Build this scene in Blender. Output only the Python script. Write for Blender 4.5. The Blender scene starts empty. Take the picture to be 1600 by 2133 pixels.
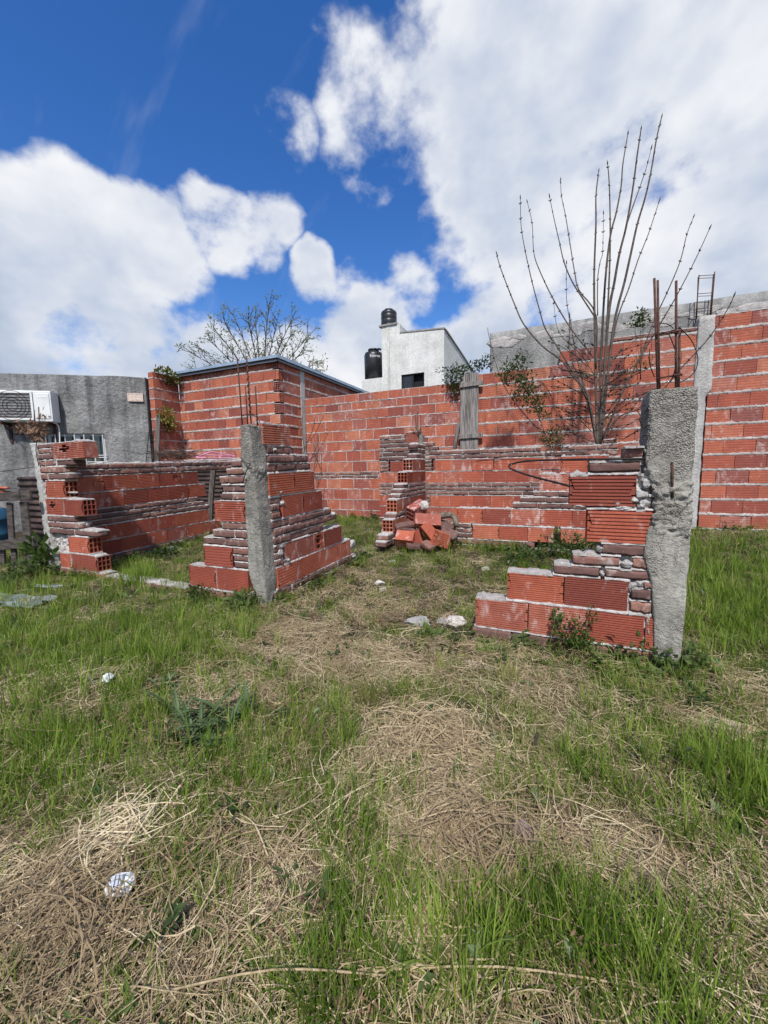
import bpy, bmesh, math, random
import numpy as np
from mathutils import Vector, Matrix, Euler

# ------------------------------------------------------------------ camera, sky, sun
SC = bpy.context.scene
COL = SC.collection
H = 1.05                      # eye height
F = 800.0                     # focal length in photo pixels (photo is 1600 x 2133)
YAW = math.radians(-23.6)     # the plot's walls run along X, the camera is turned against them
PITCH = math.atan((1066.5 - 981.0) / F)
ROLL = math.radians(1.0)
_d = np.array([math.cos(YAW), math.sin(YAW)]); _n = np.array([-_d[1], _d[0]])
def _site(v): return np.array([v[0]*_d[0]+v[1]*_d[1], v[0]*_n[0]+v[1]*_n[1], v[2]])
_U0 = np.array([0, math.sin(PITCH), math.cos(PITCH)]); _X0 = np.array([1.0, 0, 0])
FW = _site(np.array([0, math.cos(PITCH), -math.sin(PITCH)]))
RT = _site(_X0*math.cos(ROLL) - _U0*math.sin(ROLL))
UP = _site(_U0*math.cos(ROLL) + _X0*math.sin(ROLL))
def ray(x, y): return FW + RT*(x-800)/F + UP*(1066.5-y)/F
def at_v(x, y, v):
    q = ray(x, y); t = v/q[1]; return Vector((q[0]*t, v, H+q[2]*t))
def at_u(x, y, u):
    q = ray(x, y); t = u/q[0]; return Vector((u, q[1]*t, H+q[2]*t))
def at_z(x, y, z=0.0):
    q = ray(x, y); t = (z-H)/q[2]; return Vector((q[0]*t, q[1]*t, z))
def at_d(x, y, d):
    q = ray(x, y); return Vector((q[0]*d, q[1]*d, H+q[2]*d))

cam = bpy.data.cameras.new('camera'); camo = bpy.data.objects.new('camera', cam); COL.objects.link(camo)
cam.sensor_fit = 'HORIZONTAL'; cam.sensor_width = 36; cam.lens = 36*F/1600
cam.clip_start = 0.02; cam.clip_end = 2000
camo.matrix_world = Matrix(((RT[0], UP[0], -FW[0], 0), (RT[1], UP[1], -FW[1], 0), (RT[2], UP[2], -FW[2], H), (0, 0, 0, 1)))
SC.camera = camo
SC.view_settings.view_transform = 'Standard'; SC.view_settings.look = 'None'
SC.view_settings.exposure = 0.55; SC.view_settings.gamma = 1.0
SC.view_settings.use_curve_mapping = False
SC.cycles.use_denoising = True
SC.cycles.max_bounces = 4; SC.cycles.diffuse_bounces = 2; SC.cycles.glossy_bounces = 1; SC.cycles.transmission_bounces = 2; SC.cycles.use_adaptive_sampling = True; SC.cycles.adaptive_threshold = 0.025; SC.cycles.transparent_max_bounces = 8

SUN_EL = math.radians(52)
_s = _site(np.array([-0.10, -1.0, 0])); SUN_DIR = Vector((_s[0], _s[1], 0)).normalized()*math.cos(SUN_EL) + Vector((0, 0, math.sin(SUN_EL)))
sun = bpy.data.lights.new('sun', 'SUN'); suno = bpy.data.objects.new('sun', sun); COL.objects.link(suno)
sun.energy = 3.5; sun.angle = math.radians(3); sun.color = (1.0, 0.955, 0.89)
suno.rotation_euler = (-SUN_DIR).to_track_quat('-Z', 'Y').to_euler()
suno.location = SUN_DIR*30

def build_world():
    w = bpy.data.worlds.new('World'); SC.world = w; w.use_nodes = True
    nt = w.node_tree; nt.nodes.clear(); L = nt.links.new
    w.cycles.sampling_method = 'MANUAL'; w.cycles.sample_map_resolution = 256
    out = nt.nodes.new('ShaderNodeOutputWorld'); bg = nt.nodes.new('ShaderNodeBackground')
    bg.inputs['Strength'].default_value = 0.12
    sky = nt.nodes.new('ShaderNodeTexSky'); sky.sky_type = 'NISHITA'; sky.sun_disc = False
    sky.sun_elevation = SUN_EL; sky.sun_rotation = math.atan2(SUN_DIR.x, SUN_DIR.y)
    sky.air_density = 1.0; sky.dust_density = 0.3; sky.ozone_density = 2.2
    hsv = nt.nodes.new('ShaderNodeHueSaturation'); hsv.inputs['Hue'].default_value = 0.512; hsv.inputs['Saturation'].default_value = 1.34; hsv.inputs['Value'].default_value = 0.98
    L(sky.outputs[0], hsv.inputs['Color'])
    tc = nt.nodes.new('ShaderNodeTexCoord')
    nrm = nt.nodes.new('ShaderNodeVectorMath'); nrm.operation = 'NORMALIZE'; L(tc.outputs['Generated'], nrm.inputs[0])
    D = nrm.outputs[0]
    def m(op, a, b=None, c=None, clamp=False):
        n = nt.nodes.new('ShaderNodeMath'); n.operation = op; n.use_clamp = clamp
        for i, x in enumerate((a, b, c)):
            if x is None: continue
            if isinstance(x, (int, float)): n.inputs[i].default_value = x
            else: L(x, n.inputs[i])
        return n.outputs[0]
    def smooth(x, lo, hi):
        n = nt.nodes.new('ShaderNodeMapRange'); n.interpolation_type = 'SMOOTHSTEP'
        L(x, n.inputs[0]); n.inputs[1].default_value = lo; n.inputs[2].default_value = hi
        return n.outputs[0]
    def noise(vec, scale, detail, rough, off=(0, 0, 0), dist=0.0):
        a = nt.nodes.new('ShaderNodeMapping'); a.inputs['Location'].default_value = off; L(vec, a.inputs['Vector'])
        a.inputs['Scale'].default_value = (1, 1, 1.35)
        n = nt.nodes.new('ShaderNodeTexNoise'); n.inputs['Scale'].default_value = scale; n.inputs['Detail'].default_value = detail
        n.inputs['Roughness'].default_value = rough; n.inputs['Distortion'].default_value = dist
        L(a.outputs[0], n.inputs['Vector']); return n.outputs['Fac']
    # a warp so that the banks have billowing outlines
    wn = nt.nodes.new('ShaderNodeTexNoise'); wn.inputs['Scale'].default_value = 7.0; wn.inputs['Detail'].default_value = 3
    L(D, wn.inputs['Vector'])
    sub = nt.nodes.new('ShaderNodeVectorMath'); sub.operation = 'SUBTRACT'; L(wn.outputs['Color'], sub.inputs[0]); sub.inputs[1].default_value = (.5, .5, .5)
    scl = nt.nodes.new('ShaderNodeVectorMath'); scl.operation = 'SCALE'; L(sub.outputs[0], scl.inputs[0]); scl.inputs['Scale'].default_value = 0.12
    add = nt.nodes.new('ShaderNodeVectorMath'); add.operation = 'ADD'; L(D, add.inputs[0]); L(scl.outputs[0], add.inputs[1])
    nw = nt.nodes.new('ShaderNodeVectorMath'); nw.operation = 'NORMALIZE'; L(add.outputs[0], nw.inputs[0])
    W = nw.outputs[0]
    # cloud banks: direction (from the photo), angular radius, weight
    banks = [((1400, 200), 26, 1.0), ((1150, 330), 14, 1.0), ((1560, 470), 18, 1.0), ((1750, 250), 30, 1.0), ((790, 230), 7.5, .60), ((770, 330), 4, .5), ((900, 250), 7, .78), ((980, 110), 5, .7), ((1120, 90), 8.5, .95),
             ((130, 490), 8.5, 1.0), ((-60, 520), 9.5, 1.0), ((-250, 560), 14, 1.0), ((320, 520), 6.5, .92), ((450, 485), 5.0, .72), ((550, 485), 4.5, .66), ((60, 690), 11, .85), ((270, 730), 9.5, .72), ((430, 740), 6, .75),
             ((760, 690), 8, .95), ((620, 770), 9, .9), ((460, 800), 9, .9), ((850, 610), 5, .7), ((840, 780), 7, .9), ((980, 720), 6, .9), ((1030, 650), 6.5, .9), ((1200, 670), 5, .7), ((1540, 630), 10, .85), ((590, 235), 4.5, .40), ((655, 575), 3.5, .7)]
    tot = None
    for (px, r, wt) in banks:
        c = ray(*px); c = c/np.linalg.norm(c)
        dp = nt.nodes.new('ShaderNodeVectorMath'); dp.operation = 'DOT_PRODUCT'; L(W, dp.inputs[0]); dp.inputs[1].default_value = tuple(c)
        s = m('MULTIPLY', smooth(dp.outputs['Value'], math.cos(math.radians(r*1.25)), math.cos(math.radians(r*0.35))), wt)
        tot = s if tot is None else m('MAXIMUM', tot, s)
    # the same broken cloud all round, outside the part of the sky in view
    vd = nt.nodes.new('ShaderNodeVectorMath'); vd.operation = 'DOT_PRODUCT'; L(D, vd.inputs[0]); vd.inputs[1].default_value = tuple(ray(800, 400)/np.linalg.norm(ray(800, 400)))
    away = smooth(vd.outputs['Value'], 0.50, 0.22)
    gen = m('MULTIPLY', smooth(noise(D, 1.7, 3, .5, (3.1, 7.7, 1.2)), .40, .62), away)
    tot = m('MAXIMUM', tot, gen)
    fb = noise(D, 4.2, 6, .52, (1.3, .2, 4.4), .0)
    fine = noise(D, 10.0, 7, .58, (8.3, 2.2, .4), .0)
    f = m('ADD', m('MULTIPLY', tot, 0.92), m('ADD', m('MULTIPLY', m('SUBTRACT', fb, .5), 1.3), m('MULTIPLY', m('SUBTRACT', fine, .5), .95)))
    cov = smooth(f, 0.32, 0.72)
    thick = smooth(f, 0.50, 1.10)
    # thin high streaks
    st = nt.nodes.new('ShaderNodeMapping'); st.inputs['Rotation'].default_value = (0.3, 0.5, 0.9); st.inputs['Scale'].default_value = (1.2, 7.0, 2.0); L(D, st.inputs['Vector'])
    sn = nt.nodes.new('ShaderNodeTexNoise'); sn.inputs['Scale'].default_value = 1.6; sn.inputs['Detail'].default_value = 4; sn.inputs['Roughness'].default_value = .6; L(st.outputs[0], sn.inputs['Vector'])
    wisps = m('MULTIPLY', smooth(sn.outputs['Fac'], .54, .82), 0.22)
    cov = m('MAXIMUM', cov, wisps)
    # light and dark billows: denser towards the sun = darker
    so = tuple(np.array(SUN_DIR)*0.0 + np.array((0.02, -0.02, 0.07)))
    fb2 = noise(D, 4.2, 4, .56, (1.3+so[0], .2+so[1], 4.4+so[2]), .0)
    low = noise(D, 1.9, 3, .5, (5.0, 1.0, 2.0), .3)
    sh = m('ADD', m('MULTIPLY', m('SUBTRACT', fb, fb2), 1.5), m('ADD', m('MULTIPLY', m('SUBTRACT', fine, .5), .5), .76))
    sep = nt.nodes.new('ShaderNodeSeparateXYZ'); L(D, sep.inputs[0])
    lowsky = smooth(sep.outputs['Z'], .48, .16)
    sh = m('SUBTRACT', sh, m('MULTIPLY', lowsky, m('MULTIPLY', smooth(noise(D, 3.4, 4, .5, (2.0, 6.0, 3.0), .2), .30, .56), .48)))
    sh = m('SUBTRACT', sh, m('MULTIPLY', thick, m('MULTIPLY', smooth(low, .38, .62), .46)), clamp=True)
    ramp = nt.nodes.new('ShaderNodeValToRGB'); L(sh, ramp.inputs[0])
    e = ramp.color_ramp.elements; e[0].position = 0.0; e[0].color = (.38, .46, .61, 1); e[1].position = 0.95; e[1].color = (.93, .945, .97, 1)
    x = e.new(.36); x.color = (.57, .64, .77, 1); x = e.new(.66); x.color = (.79, .82, .885, 1)
    cb = nt.nodes.new('ShaderNodeVectorMath'); cb.operation = 'SCALE'; L(ramp.outputs[0], cb.inputs[0]); cb.inputs['Scale'].default_value = 5.7
    mix = nt.nodes.new('ShaderNodeMix'); mix.data_type = 'RGBA'; L(cov, mix.inputs['Factor']); L(hsv.outputs[0], mix.inputs['A']); L(cb.outputs[0], mix.inputs['B'])
    L(mix.outputs['Result'], bg.inputs['Color']); L(bg.outputs[0], out.inputs['Surface'])
build_world()

# ------------------------------------------------------------------ helpers
rng = np.random.default_rng(7); random.seed(7)
PI = math.pi
_tab = np.random.default_rng(3).random((256, 256))
def vnoise(x, y):
    x = np.asarray(x, float); y = np.asarray(y, float)
    xi = np.floor(x).astype(int); yi = np.floor(y).astype(int); fx = x-xi; fy = y-yi
    fx = fx*fx*(3-2*fx); fy = fy*fy*(3-2*fy)
    a = _tab[xi & 255, yi & 255]; b = _tab[(xi+1) & 255, yi & 255]; c = _tab[xi & 255, (yi+1) & 255]; d = _tab[(xi+1) & 255, (yi+1) & 255]
    return (a*(1-fx)+b*fx)*(1-fy) + (c*(1-fx)+d*fx)*fy - 0.5
def fbm(x, y, o=4):
    s = 0; a = 1.0; f = 1.0
    for i in range(o): s = s + a*vnoise(x*f+17.3*i, y*f+5.1*i); a *= .5; f *= 2.03
    return s
def ground_z(x, y):
    x = np.asarray(x, float); y = np.asarray(y, float)
    t = np.clip((y-2.5)/3.1, 0, 1); base = 0.20*t*t*(3-2*t)
    near = np.clip(1-np.hypot(x, y)/40, 0, 1)
    n = near*(0.050*fbm(x*1.1+9, y*1.1+4, 3) + 0.030*vnoise(x*4.2, y*4.2) + 0.015*vnoise(x*11, y*11))
    return base + n - 0.012
def gz(x, y): return float(ground_z(x, y))

def raw_mesh(name, V, Fc, smooth=False):
    me = bpy.data.meshes.new(name); me.from_pydata([tuple(v) for v in V], [], [tuple(f) for f in Fc]); me.update()
    if smooth:
        me.polygons.foreach_set('use_smooth', np.ones(len(me.polygons), bool))
    return me
def link(name, me, mat=None, parent=None):
    o = bpy.data.objects.new(name, me); COL.objects.link(o)
    if mat is not None and me is not None and not me.materials: me.materials.append(mat)
    if parent is not None:
        o.parent = parent; o.matrix_parent_inverse = Matrix.Translation(-parent.location)
    return o
def obj(name, VF, mat=None, parent=None, smooth=False): return link(name, raw_mesh(name, VF[0], VF[1], smooth), mat, parent)
def tag(o, label, cat, group=None, kind=None):
    o['label'] = label; o['category'] = cat
    if group: o['group'] = group
    o['kind'] = kind or 'thing'
    return o
def thing(name, loc, label, cat, group=None):
    o = bpy.data.objects.new(name, None); COL.objects.link(o); o.location = loc; o.empty_display_size = .1
    return tag(o, label, cat, group)
def join(parts):
    V = []; Fc = []
    for v, f in parts:
        k = len(V); V += [tuple(p) for p in v]; Fc += [tuple(i+k for i in q) for q in f]
    return V, Fc
def box(x0, x1, y0, y1, z0, z1):
    return [(x0,y0,z0),(x1,y0,z0),(x1,y1,z0),(x0,y1,z0),(x0,y0,z1),(x1,y0,z1),(x1,y1,z1),(x0,y1,z1)], \
           [(0,3,2,1),(4,5,6,7),(0,1,5,4),(1,2,6,5),(2,3,7,6),(3,0,4,7)]
def xform(VF, M): return [tuple(M @ Vector(p)) for p in VF[0]], VF[1]
def bevel_box(sx, sy, sz, b):
    bm = bmesh.new(); bmesh.ops.create_cube(bm, size=1)
    for v in bm.verts: v.co = Vector((v.co.x*sx, v.co.y*sy, v.co.z*sz))
    bmesh.ops.bevel(bm, geom=bm.edges[:], offset=b, segments=2, affect='EDGES', profile=.6)
    V = [tuple(v.co) for v in bm.verts]; bm.verts.index_update(); Fc = [tuple(v.index for v in f.verts) for f in bm.faces]; bm.free()
    return V, Fc
def tube(pts, radii, n=6, cap=True):
    pts = [Vector(p) for p in pts]
    if isinstance(radii, (int, float)): radii = [radii]*len(pts)
    V = []; Fc = []; prev = None
    for i, p in enumerate(pts):
        t = (pts[min(i+1, len(pts)-1)] - pts[max(i-1, 0)]).normalized()
        if prev is None:
            a = Vector((0, 0, 1)) if abs(t.z) < .9 else Vector((1, 0, 0)); x = t.cross(a).normalized()
        else:
            x = (prev - t*prev.dot(t)).normalized()
        prev = x; y = t.cross(x)
        for k in range(n):
            a = 2*PI*k/n; V.append(tuple(p + (x*math.cos(a)+y*math.sin(a))*radii[i]))
    for i in range(len(pts)-1):
        for k in range(n):
            Fc.append((i*n+k, i*n+(k+1) % n, (i+1)*n+(k+1) % n, (i+1)*n+k))
    if cap:
        Fc.append(tuple(range(n-1, -1, -1))); Fc.append(tuple((len(pts)-1)*n+k for k in range(n)))
    return V, Fc
def smooth_path(pts, n=4):
    pts = [Vector(p) for p in pts]; out = []
    P = [pts[0]] + pts + [pts[-1]]
    for i in range(1, len(P)-2):
        for k in range(n):
            t = k/n; a, b, c, d = P[i-1], P[i], P[i+1], P[i+2]
            out.append(0.5*((2*b) + (c-a)*t + (2*a-5*b+4*c-d)*t*t + (3*b-a-3*c+d)*t**3))
    out.append(pts[-1]); return out
def rough_blob(seed, sx, sy, sz, amp=.25, sub=3):
    bm = bmesh.new(); bmesh.ops.create_icosphere(bm, subdivisions=sub, radius=.5)
    r = random.Random(seed); planes = [(Vector((r.gauss(0,1), r.gauss(0,1), r.gauss(0,1))).normalized(), r.uniform(.26, .44)) for _ in range(9)]
    from mathutils import noise as mn
    for v in bm.verts:
        c = v.co.copy()
        for nn, dd in planes:
            k = c.dot(nn)-dd
            if k > 0: c -= nn*k
        c += c.normalized()*mn.noise(c*5+Vector((seed*3.1, 0, 0)))*amp*.16
        v.co = Vector((c.x*sx, c.y*sy, c.z*sz))
    V = [tuple(v.co) for v in bm.verts]; bm.verts.index_update(); Fc = [tuple(v.index for v in f.verts) for f in bm.faces]; bm.free()
    return V, Fc

# ------------------------------------------------------------------ materials
def new_mat(name):
    m = bpy.data.materials.new(name); m.use_nodes = True; nt = m.node_tree; nt.nodes.clear()
    o = nt.nodes.new('ShaderNodeOutputMaterial'); b = nt.nodes.new('ShaderNodeBsdfPrincipled'); nt.links.new(b.outputs[0], o.inputs[0])
    return m, nt, b
class N:
    def __init__(s, nt): s.nt = nt
    def L(s, a, b): s.nt.links.new(a, b)
    def noise(s, vec, scale, detail=4, rough=.55, dist=0):
        n = s.nt.nodes.new('ShaderNodeTexNoise'); n.inputs['Scale'].default_value = scale; n.inputs['Detail'].default_value = detail; n.inputs['Roughness'].default_value = rough; n.inputs['Distortion'].default_value = dist
        if vec is not None: s.L(vec, n.inputs['Vector'])
        return n.outputs['Fac']
    def map(s, vec, scale=(1,1,1), loc=(0,0,0)):
        n = s.nt.nodes.new('ShaderNodeMapping'); n.inputs['Scale'].default_value = scale; n.inputs['Location'].default_value = loc; s.L(vec, n.inputs['Vector']); return n.outputs[0]
    def ramp(s, x, stops):
        n = s.nt.nodes.new('ShaderNodeValToRGB'); s.L(x, n.inputs[0]); el = n.color_ramp.elements
        while len(el) < len(stops): el.new(.5)
        for e, (p, c) in zip(el, stops): e.position = p; e.color = (c[0], c[1], c[2], 1) if isinstance(c, tuple) else (c, c, c, 1)
        return n.outputs[0]
    def mix(s, f, a, b, mode='MIX'):
        n = s.nt.nodes.new('ShaderNodeMix'); n.data_type = 'RGBA'; n.blend_type = mode
        for k, x in (('Factor', f), ('A', a), ('B', b)):
            i = n.inputs[k] if k == 'Factor' else [q for q in n.inputs if q.name == k and q.type == 'RGBA'][0]
            if isinstance(x, (int, float)): i.default_value = x
            elif isinstance(x, tuple): i.default_value = (x[0], x[1], x[2], 1)
            else: s.L(x, i)
        return [q for q in n.outputs if q.type == 'RGBA'][0]
    def math(s, op, a, b=None, clamp=False):
        n = s.nt.nodes.new('ShaderNodeMath'); n.operation = op; n.use_clamp = clamp
        for i, x in enumerate((a, b)):
            if x is None: continue
            if isinstance(x, (int, float)): n.inputs[i].default_value = x
            else: s.L(x, n.inputs[i])
        return n.outputs[0]
    def bump(s, h, strength, dist, bsdf):
        n = s.nt.nodes.new('ShaderNodeBump'); n.inputs['Strength'].default_value = strength; n.inputs['Distance'].default_value = dist
        s.L(h, n.inputs['Height']); s.L(n.outputs[0], bsdf.inputs['Normal'])
    def coords(s, kind='Position'):
        if kind == 'Position':
            return s.nt.nodes.new('ShaderNodeNewGeometry').outputs['Position']
        return s.nt.nodes.new('ShaderNodeTexCoord').outputs[kind]
    def rand(s): return s.nt.nodes.new('ShaderNodeObjectInfo').outputs['Random']
MATS = {}
def mat_brick(name, stops, lime, limecol, dark, rough=.85, grain=60):
    m, nt, b = new_mat(name); k = N(nt); P = k.coords(); r = k.rand()
    base = k.ramp(r, stops)
    n1 = k.noise(P, 9, 5, .6); n2 = k.noise(P, grain, 4, .6)
    base = k.mix(k.math('MULTIPLY', k.math('SUBTRACT', n2, .42, True), 1.6, True), base, k.mix(.5, base, dark))
    base = k.mix(k.ramp(n1, [(.35, 0.0), (.72, .55)]), base, k.mix(.65, base, dark))
    st = k.noise(k.map(P, (1, 1, .5)), 1.7, 4, .65, .6); base = k.mix(k.ramp(st, [(.46, 0.0), (.70, .62)]), base, k.mix(.72, base, dark))
    wn = k.noise(k.map(P, (1, 1, .55)), 13, 7, .66, .4)
    shift = k.math('MULTIPLY', k.math('SUBTRACT', r, .5), .10)
    base = k.mix(k.math('MULTIPLY', k.ramp(k.math('ADD', wn, shift), [(.56, 0.0), (.70, 1.0)]), lime), base, limecol)
    k.L(base, b.inputs['Base Color']); b.inputs['Roughness'].default_value = rough; b.inputs['Specular IOR Level'].default_value = .25
    k.bump(k.math('ADD', k.math('MULTIPLY', n2, .6), k.math('MULTIPLY', wn, .4)), .55, .006, b)
    MATS[name] = m; return m
mat_brick('terracotta', [(0.0, (0.227, 0.063, 0.043)), (.2, (0.350, 0.089, 0.054)), (.4, (0.464, 0.135, 0.072)), (.6, (0.412, 0.106, 0.062)), (.75, (0.515, 0.173, 0.098)), (.88, (0.371, 0.124, 0.088)), (1.0, (0.278, 0.071, 0.052))], .62, (.62, .50, .46), (.16, .035, .026))
mat_brick('terracotta_wall', [(0.0, (0.227, 0.068, 0.053)), (.18, (0.371, 0.099, 0.061)), (.36, (0.484, 0.154, 0.084)), (.52, (0.412, 0.116, 0.071)), (.68, (0.515, 0.198, 0.116)), (.8, (0.391, 0.149, 0.110)), (.92, (0.309, 0.094, 0.071)), (1.0, (0.247, 0.088, 0.074))], .48, (.58, .46, .42), (.15, .045, .036))
mat_brick('clay_brick', [(0.0, (.125, .068, .058)), (.35, (.185, .098, .083)), (.7, (.26, .125, .098)), (.9, (.30, .15, .11)), (1.0, (.15, .085, .075))], .55, (.50, .45, .41), (.055, .035, .034), .92, 45)
def mat_concrete(name, c0, c1, c2, scale=6, bump=.7, dist=.012, streak=0.0, streakcol=(.12,.12,.12)):
    m, nt, b = new_mat(name); k = N(nt); P = k.coords()
    n1 = k.noise(P, scale, 6, .62); n2 = k.noise(P, scale*9, 5, .65); n3 = k.noise(P, scale*.28, 3, .5)
    c = k.ramp(n1, [(.30, c0), (.52, c1), (.74, c2)])
    c = k.mix(k.ramp(n2, [(.33, .6), (.6, 0.0)]), c, k.mix(.55, c, (c0[0]*.35, c0[1]*.35, c0[2]*.35)))
    c = k.mix(k.ramp(n3, [(.35, .0), (.7, .5)]), c, k.mix(.5, c, c0))
    if streak:
        s = k.noise(k.map(P, (5, 5, .35)), 1.6, 5, .6)
        c = k.mix(k.math('MULTIPLY', k.ramp(s, [(.48, 0.0), (.66, 1.0)]), streak), c, streakcol)
    k.L(c, b.inputs['Base Color']); b.inputs['Roughness'].default_value = .93; b.inputs['Specular IOR Level'].default_value = .2
    k.bump(k.math('ADD', n1, n2), bump, dist, b); MATS[name] = m; return m
mat_concrete('mortar', (.42, .38, .36), (.62, .58, .555), (.76, .73, .70), 16, .9, .010)
mat_concrete('mortar_grey', (.32, .30, .285), (.47, .445, .425), (.62, .59, .565), 16, .9, .010)
mat_concrete('mortar_pink', (.28, .23, .21), (.46, .40, .375), (.64, .59, .56), 5, .9, .012)
mat_concrete('concrete', (.21, .20, .175), (.37, .352, .308), (.50, .475, .42), 7, 1.0, .010, .3, (.20, .19, .165))
def pebbled(m):
    nt = m.node_tree; k = N(nt); P = k.coords(); b = [x for x in nt.nodes if x.type == 'BSDF_PRINCIPLED'][0]; old = b.inputs['Base Color'].links[0].from_socket
    v = nt.nodes.new('ShaderNodeTexVoronoi'); v.inputs['Scale'].default_value = 130; k.L(P, v.inputs['Vector']); big = k.noise(P, 5.5, 3, .6)
    sep = nt.nodes.new('ShaderNodeSeparateXYZ'); k.L(P, sep.inputs[0])
    rough = k.ramp(k.math('ADD', big, k.math('MULTIPLY', sep.outputs['Z'], .22)), [(.60, 0.0), (.80, .85)])
    c = k.mix(rough, old, k.mix(k.ramp(v.outputs['Distance'], [(.25, 0.0), (.65, .55)]), k.mix(.7, old, k.ramp(v.outputs['Color'], [(.2, (.20, .175, .15)), (.5, (.33, .305, .27)), (.8, (.46, .43, .39))])), (.055, .050, .045)))
    st = k.noise(k.map(P, (9, 9, .9)), 3.0, 5, .65); c = k.mix(k.ramp(st, [(.50, 0.0), (.70, .55)]), c, (.13, .125, .11))
    crk = nt.nodes.new('ShaderNodeTexVoronoi'); crk.feature = 'DISTANCE_TO_EDGE'; crk.inputs['Scale'].default_value = 4.5; wv = nt.nodes.new('ShaderNodeVectorMath'); wv.operation = 'ADD'; sc = nt.nodes.new('ShaderNodeVectorMath'); sc.operation = 'SCALE'; nn = nt.nodes.new('ShaderNodeTexNoise'); nn.inputs['Scale'].default_value = 9; k.L(P, nn.inputs['Vector']); k.L(nn.outputs['Color'], sc.inputs[0]); sc.inputs['Scale'].default_value = .12; k.L(P, wv.inputs[0]); k.L(sc.outputs[0], wv.inputs[1]); k.L(wv.outputs[0], crk.inputs['Vector'])
    c = k.mix(k.ramp(crk.outputs['Distance'], [(.002, .45), (.006, 0.0)]), c, (.05, .046, .042))
    k.L(c, b.inputs['Base Color']); k.bump(k.math('ADD', k.math('MULTIPLY', k.math('MULTIPLY', rough, k.math('SUBTRACT', 1.0, v.outputs['Distance'])), .9), k.math('ADD', k.noise(P, 60, 4, .65), k.ramp(crk.outputs['Distance'], [(0.0, 0.0), (.008, .25)]))), 1.0, .010, b)
mat_concrete('crest', (.36, .33, .31), (.58, .54, .51), (.76, .73, .70), 22, 1.0, .014)
pebbled(MATS['concrete'])
mat_concrete('render_grey', (.135, .135, .132), (.255, .252, .246), (.39, .385, .376), 1.9, 1.0, .035, .75, (.085, .085, .085))
mat_concrete('render_pale', (.36, .35, .33), (.48, .465, .44), (.58, .565, .54), 4, .7, .02, .5, (.22, .21, .20))
mat_concrete('render_mid', (.20, .20, .195), (.30, .297, .285), (.42, .41, .395), 4, .8, .02, .6, (.14, .138, .133))
mat_concrete('white_render', (.52, .52, .49), (.68, .68, .65), (.78, .78, .75), 1.6, .4, .02, .35, (.40, .41, .37))
mat_concrete('rubble_white', (.45, .41, .37), (.62, .58, .53), (.72, .69, .65), 14, .9, .012)
mat_concrete('rock_brown', (.13, .095, .085), (.21, .155, .14), (.29, .23, .21), 18, .8, .006)
mat_concrete('stone_grey', (.22, .21, .19), (.33, .32, .30), (.45, .44, .42), 12, .8, .01)
def mat_plain(name, col, rough=.6, metal=0.0, var=.25, scale=12, spec=.4, bump=.0, col2=None, aniso=(1,1,1)):
    m, nt, b = new_mat(name); k = N(nt); P = k.coords()
    n = k.noise(k.map(P, aniso), scale, 5, .6); c2 = col2 or tuple(max(0, x*(1-var*2.0)) for x in col)
    k.L(k.ramp(n, [(.35, c2), (.62, col)]), b.inputs['Base Color'])
    b.inputs['Roughness'].default_value = rough; b.inputs['Metallic'].default_value = metal; b.inputs['Specular IOR Level'].default_value = spec
    if bump: k.bump(n, bump, .004, b)
    MATS[name] = m; return m
mat_plain('rust', (.10, .045, .032), .85, 0, .3, 40, .3, .5)
mat_plain('wire', (.022, .016, .015), .7, 0, .2, 30)
mat_plain('old_wood', (.30, .275, .255), .9, 0, .3, 5, .2, .9, (.085, .078, .072), (14, 14, .8))
mat_plain('dark_wood', (.105, .088, .078), .9, 0, .3, 6, .2, .9, (.035, .03, .028), (1, 1, 7))
mat_plain('post_wood', (.17, .15, .135), .9, 0, .3, 6, .2, .9, (.07, .06, .055), (9, 9, .8))
mat_plain('ac_white', (.70, .715, .70), .45, 0, .07, 7)
mat_plain('ac_dark', (.23, .235, .235), .6, 0, .2, 20)
mat_plain('frame_white', (.58, .60, .60), .5, 0, .12, 15)
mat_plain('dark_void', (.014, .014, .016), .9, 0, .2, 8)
mat_plain('curtain', (.15, .15, .16), .8, 0, .3, 7, .3, 0, (.05, .05, .055), (12, 12, .5))
mat_plain('zinc', (.34, .43, .54), .4, .3, .12, 4)
mat_plain('zinc_edge', (.16, .18, .21), .5, .3, .1, 6)
mat_plain('tank_black', (.020, .021, .024), .38, 0, .15, 5, .5)
mat_plain('rust_sheet', (.085, .055, .048), .8, .1, .3, 7, .3, .4, (.03, .021, .02))
mat_plain('pink_plastic', (.72, .30, .46), .5, 0, .08, 10)
mat_plain('blue_plastic', (.018, .085, .16), .4, 0, .15, 6)
mat_plain('white_plastic', (.78, .80, .82), .35, 0, .07, 30)
mat_plain('print_blue', (.48, .50, .56), .5, 0, .1, 40)
mat_plain('bark', (.125, .098, .080), .85, 0, .3, 30, .3, .5, (.055, .042, .035), (1, 1, .3))
mat_plain('twig', (.060, .045, .038), .8, 0, .3, 40, .3)
mat_plain('dry_twig', (.13, .105, .088), .9, 0, .3, 30, .2)
mat_plain('log_bark', (.20, .17, .13), .9, 0, .35, 20, .2, .8, (.07, .055, .042))
mat_plain('sheet_plastic', (.26, .29, .30), .22, 0, .25, 9, .6)
mat_plain('vent_cream', (.62, .50, .42), .6, 0, .1, 20)
mat_plain('letter_white', (.75, .76, .78), .5, 0, .02, 20)
def mat_glass():
    m, nt, b = new_mat('window_glass'); b.inputs['Base Color'].default_value = (.02, .025, .03, 1); b.inputs['Roughness'].default_value = .06; b.inputs['Specular IOR Level'].default_value = .7
    MATS['window_glass'] = m
mat_glass()
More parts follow.
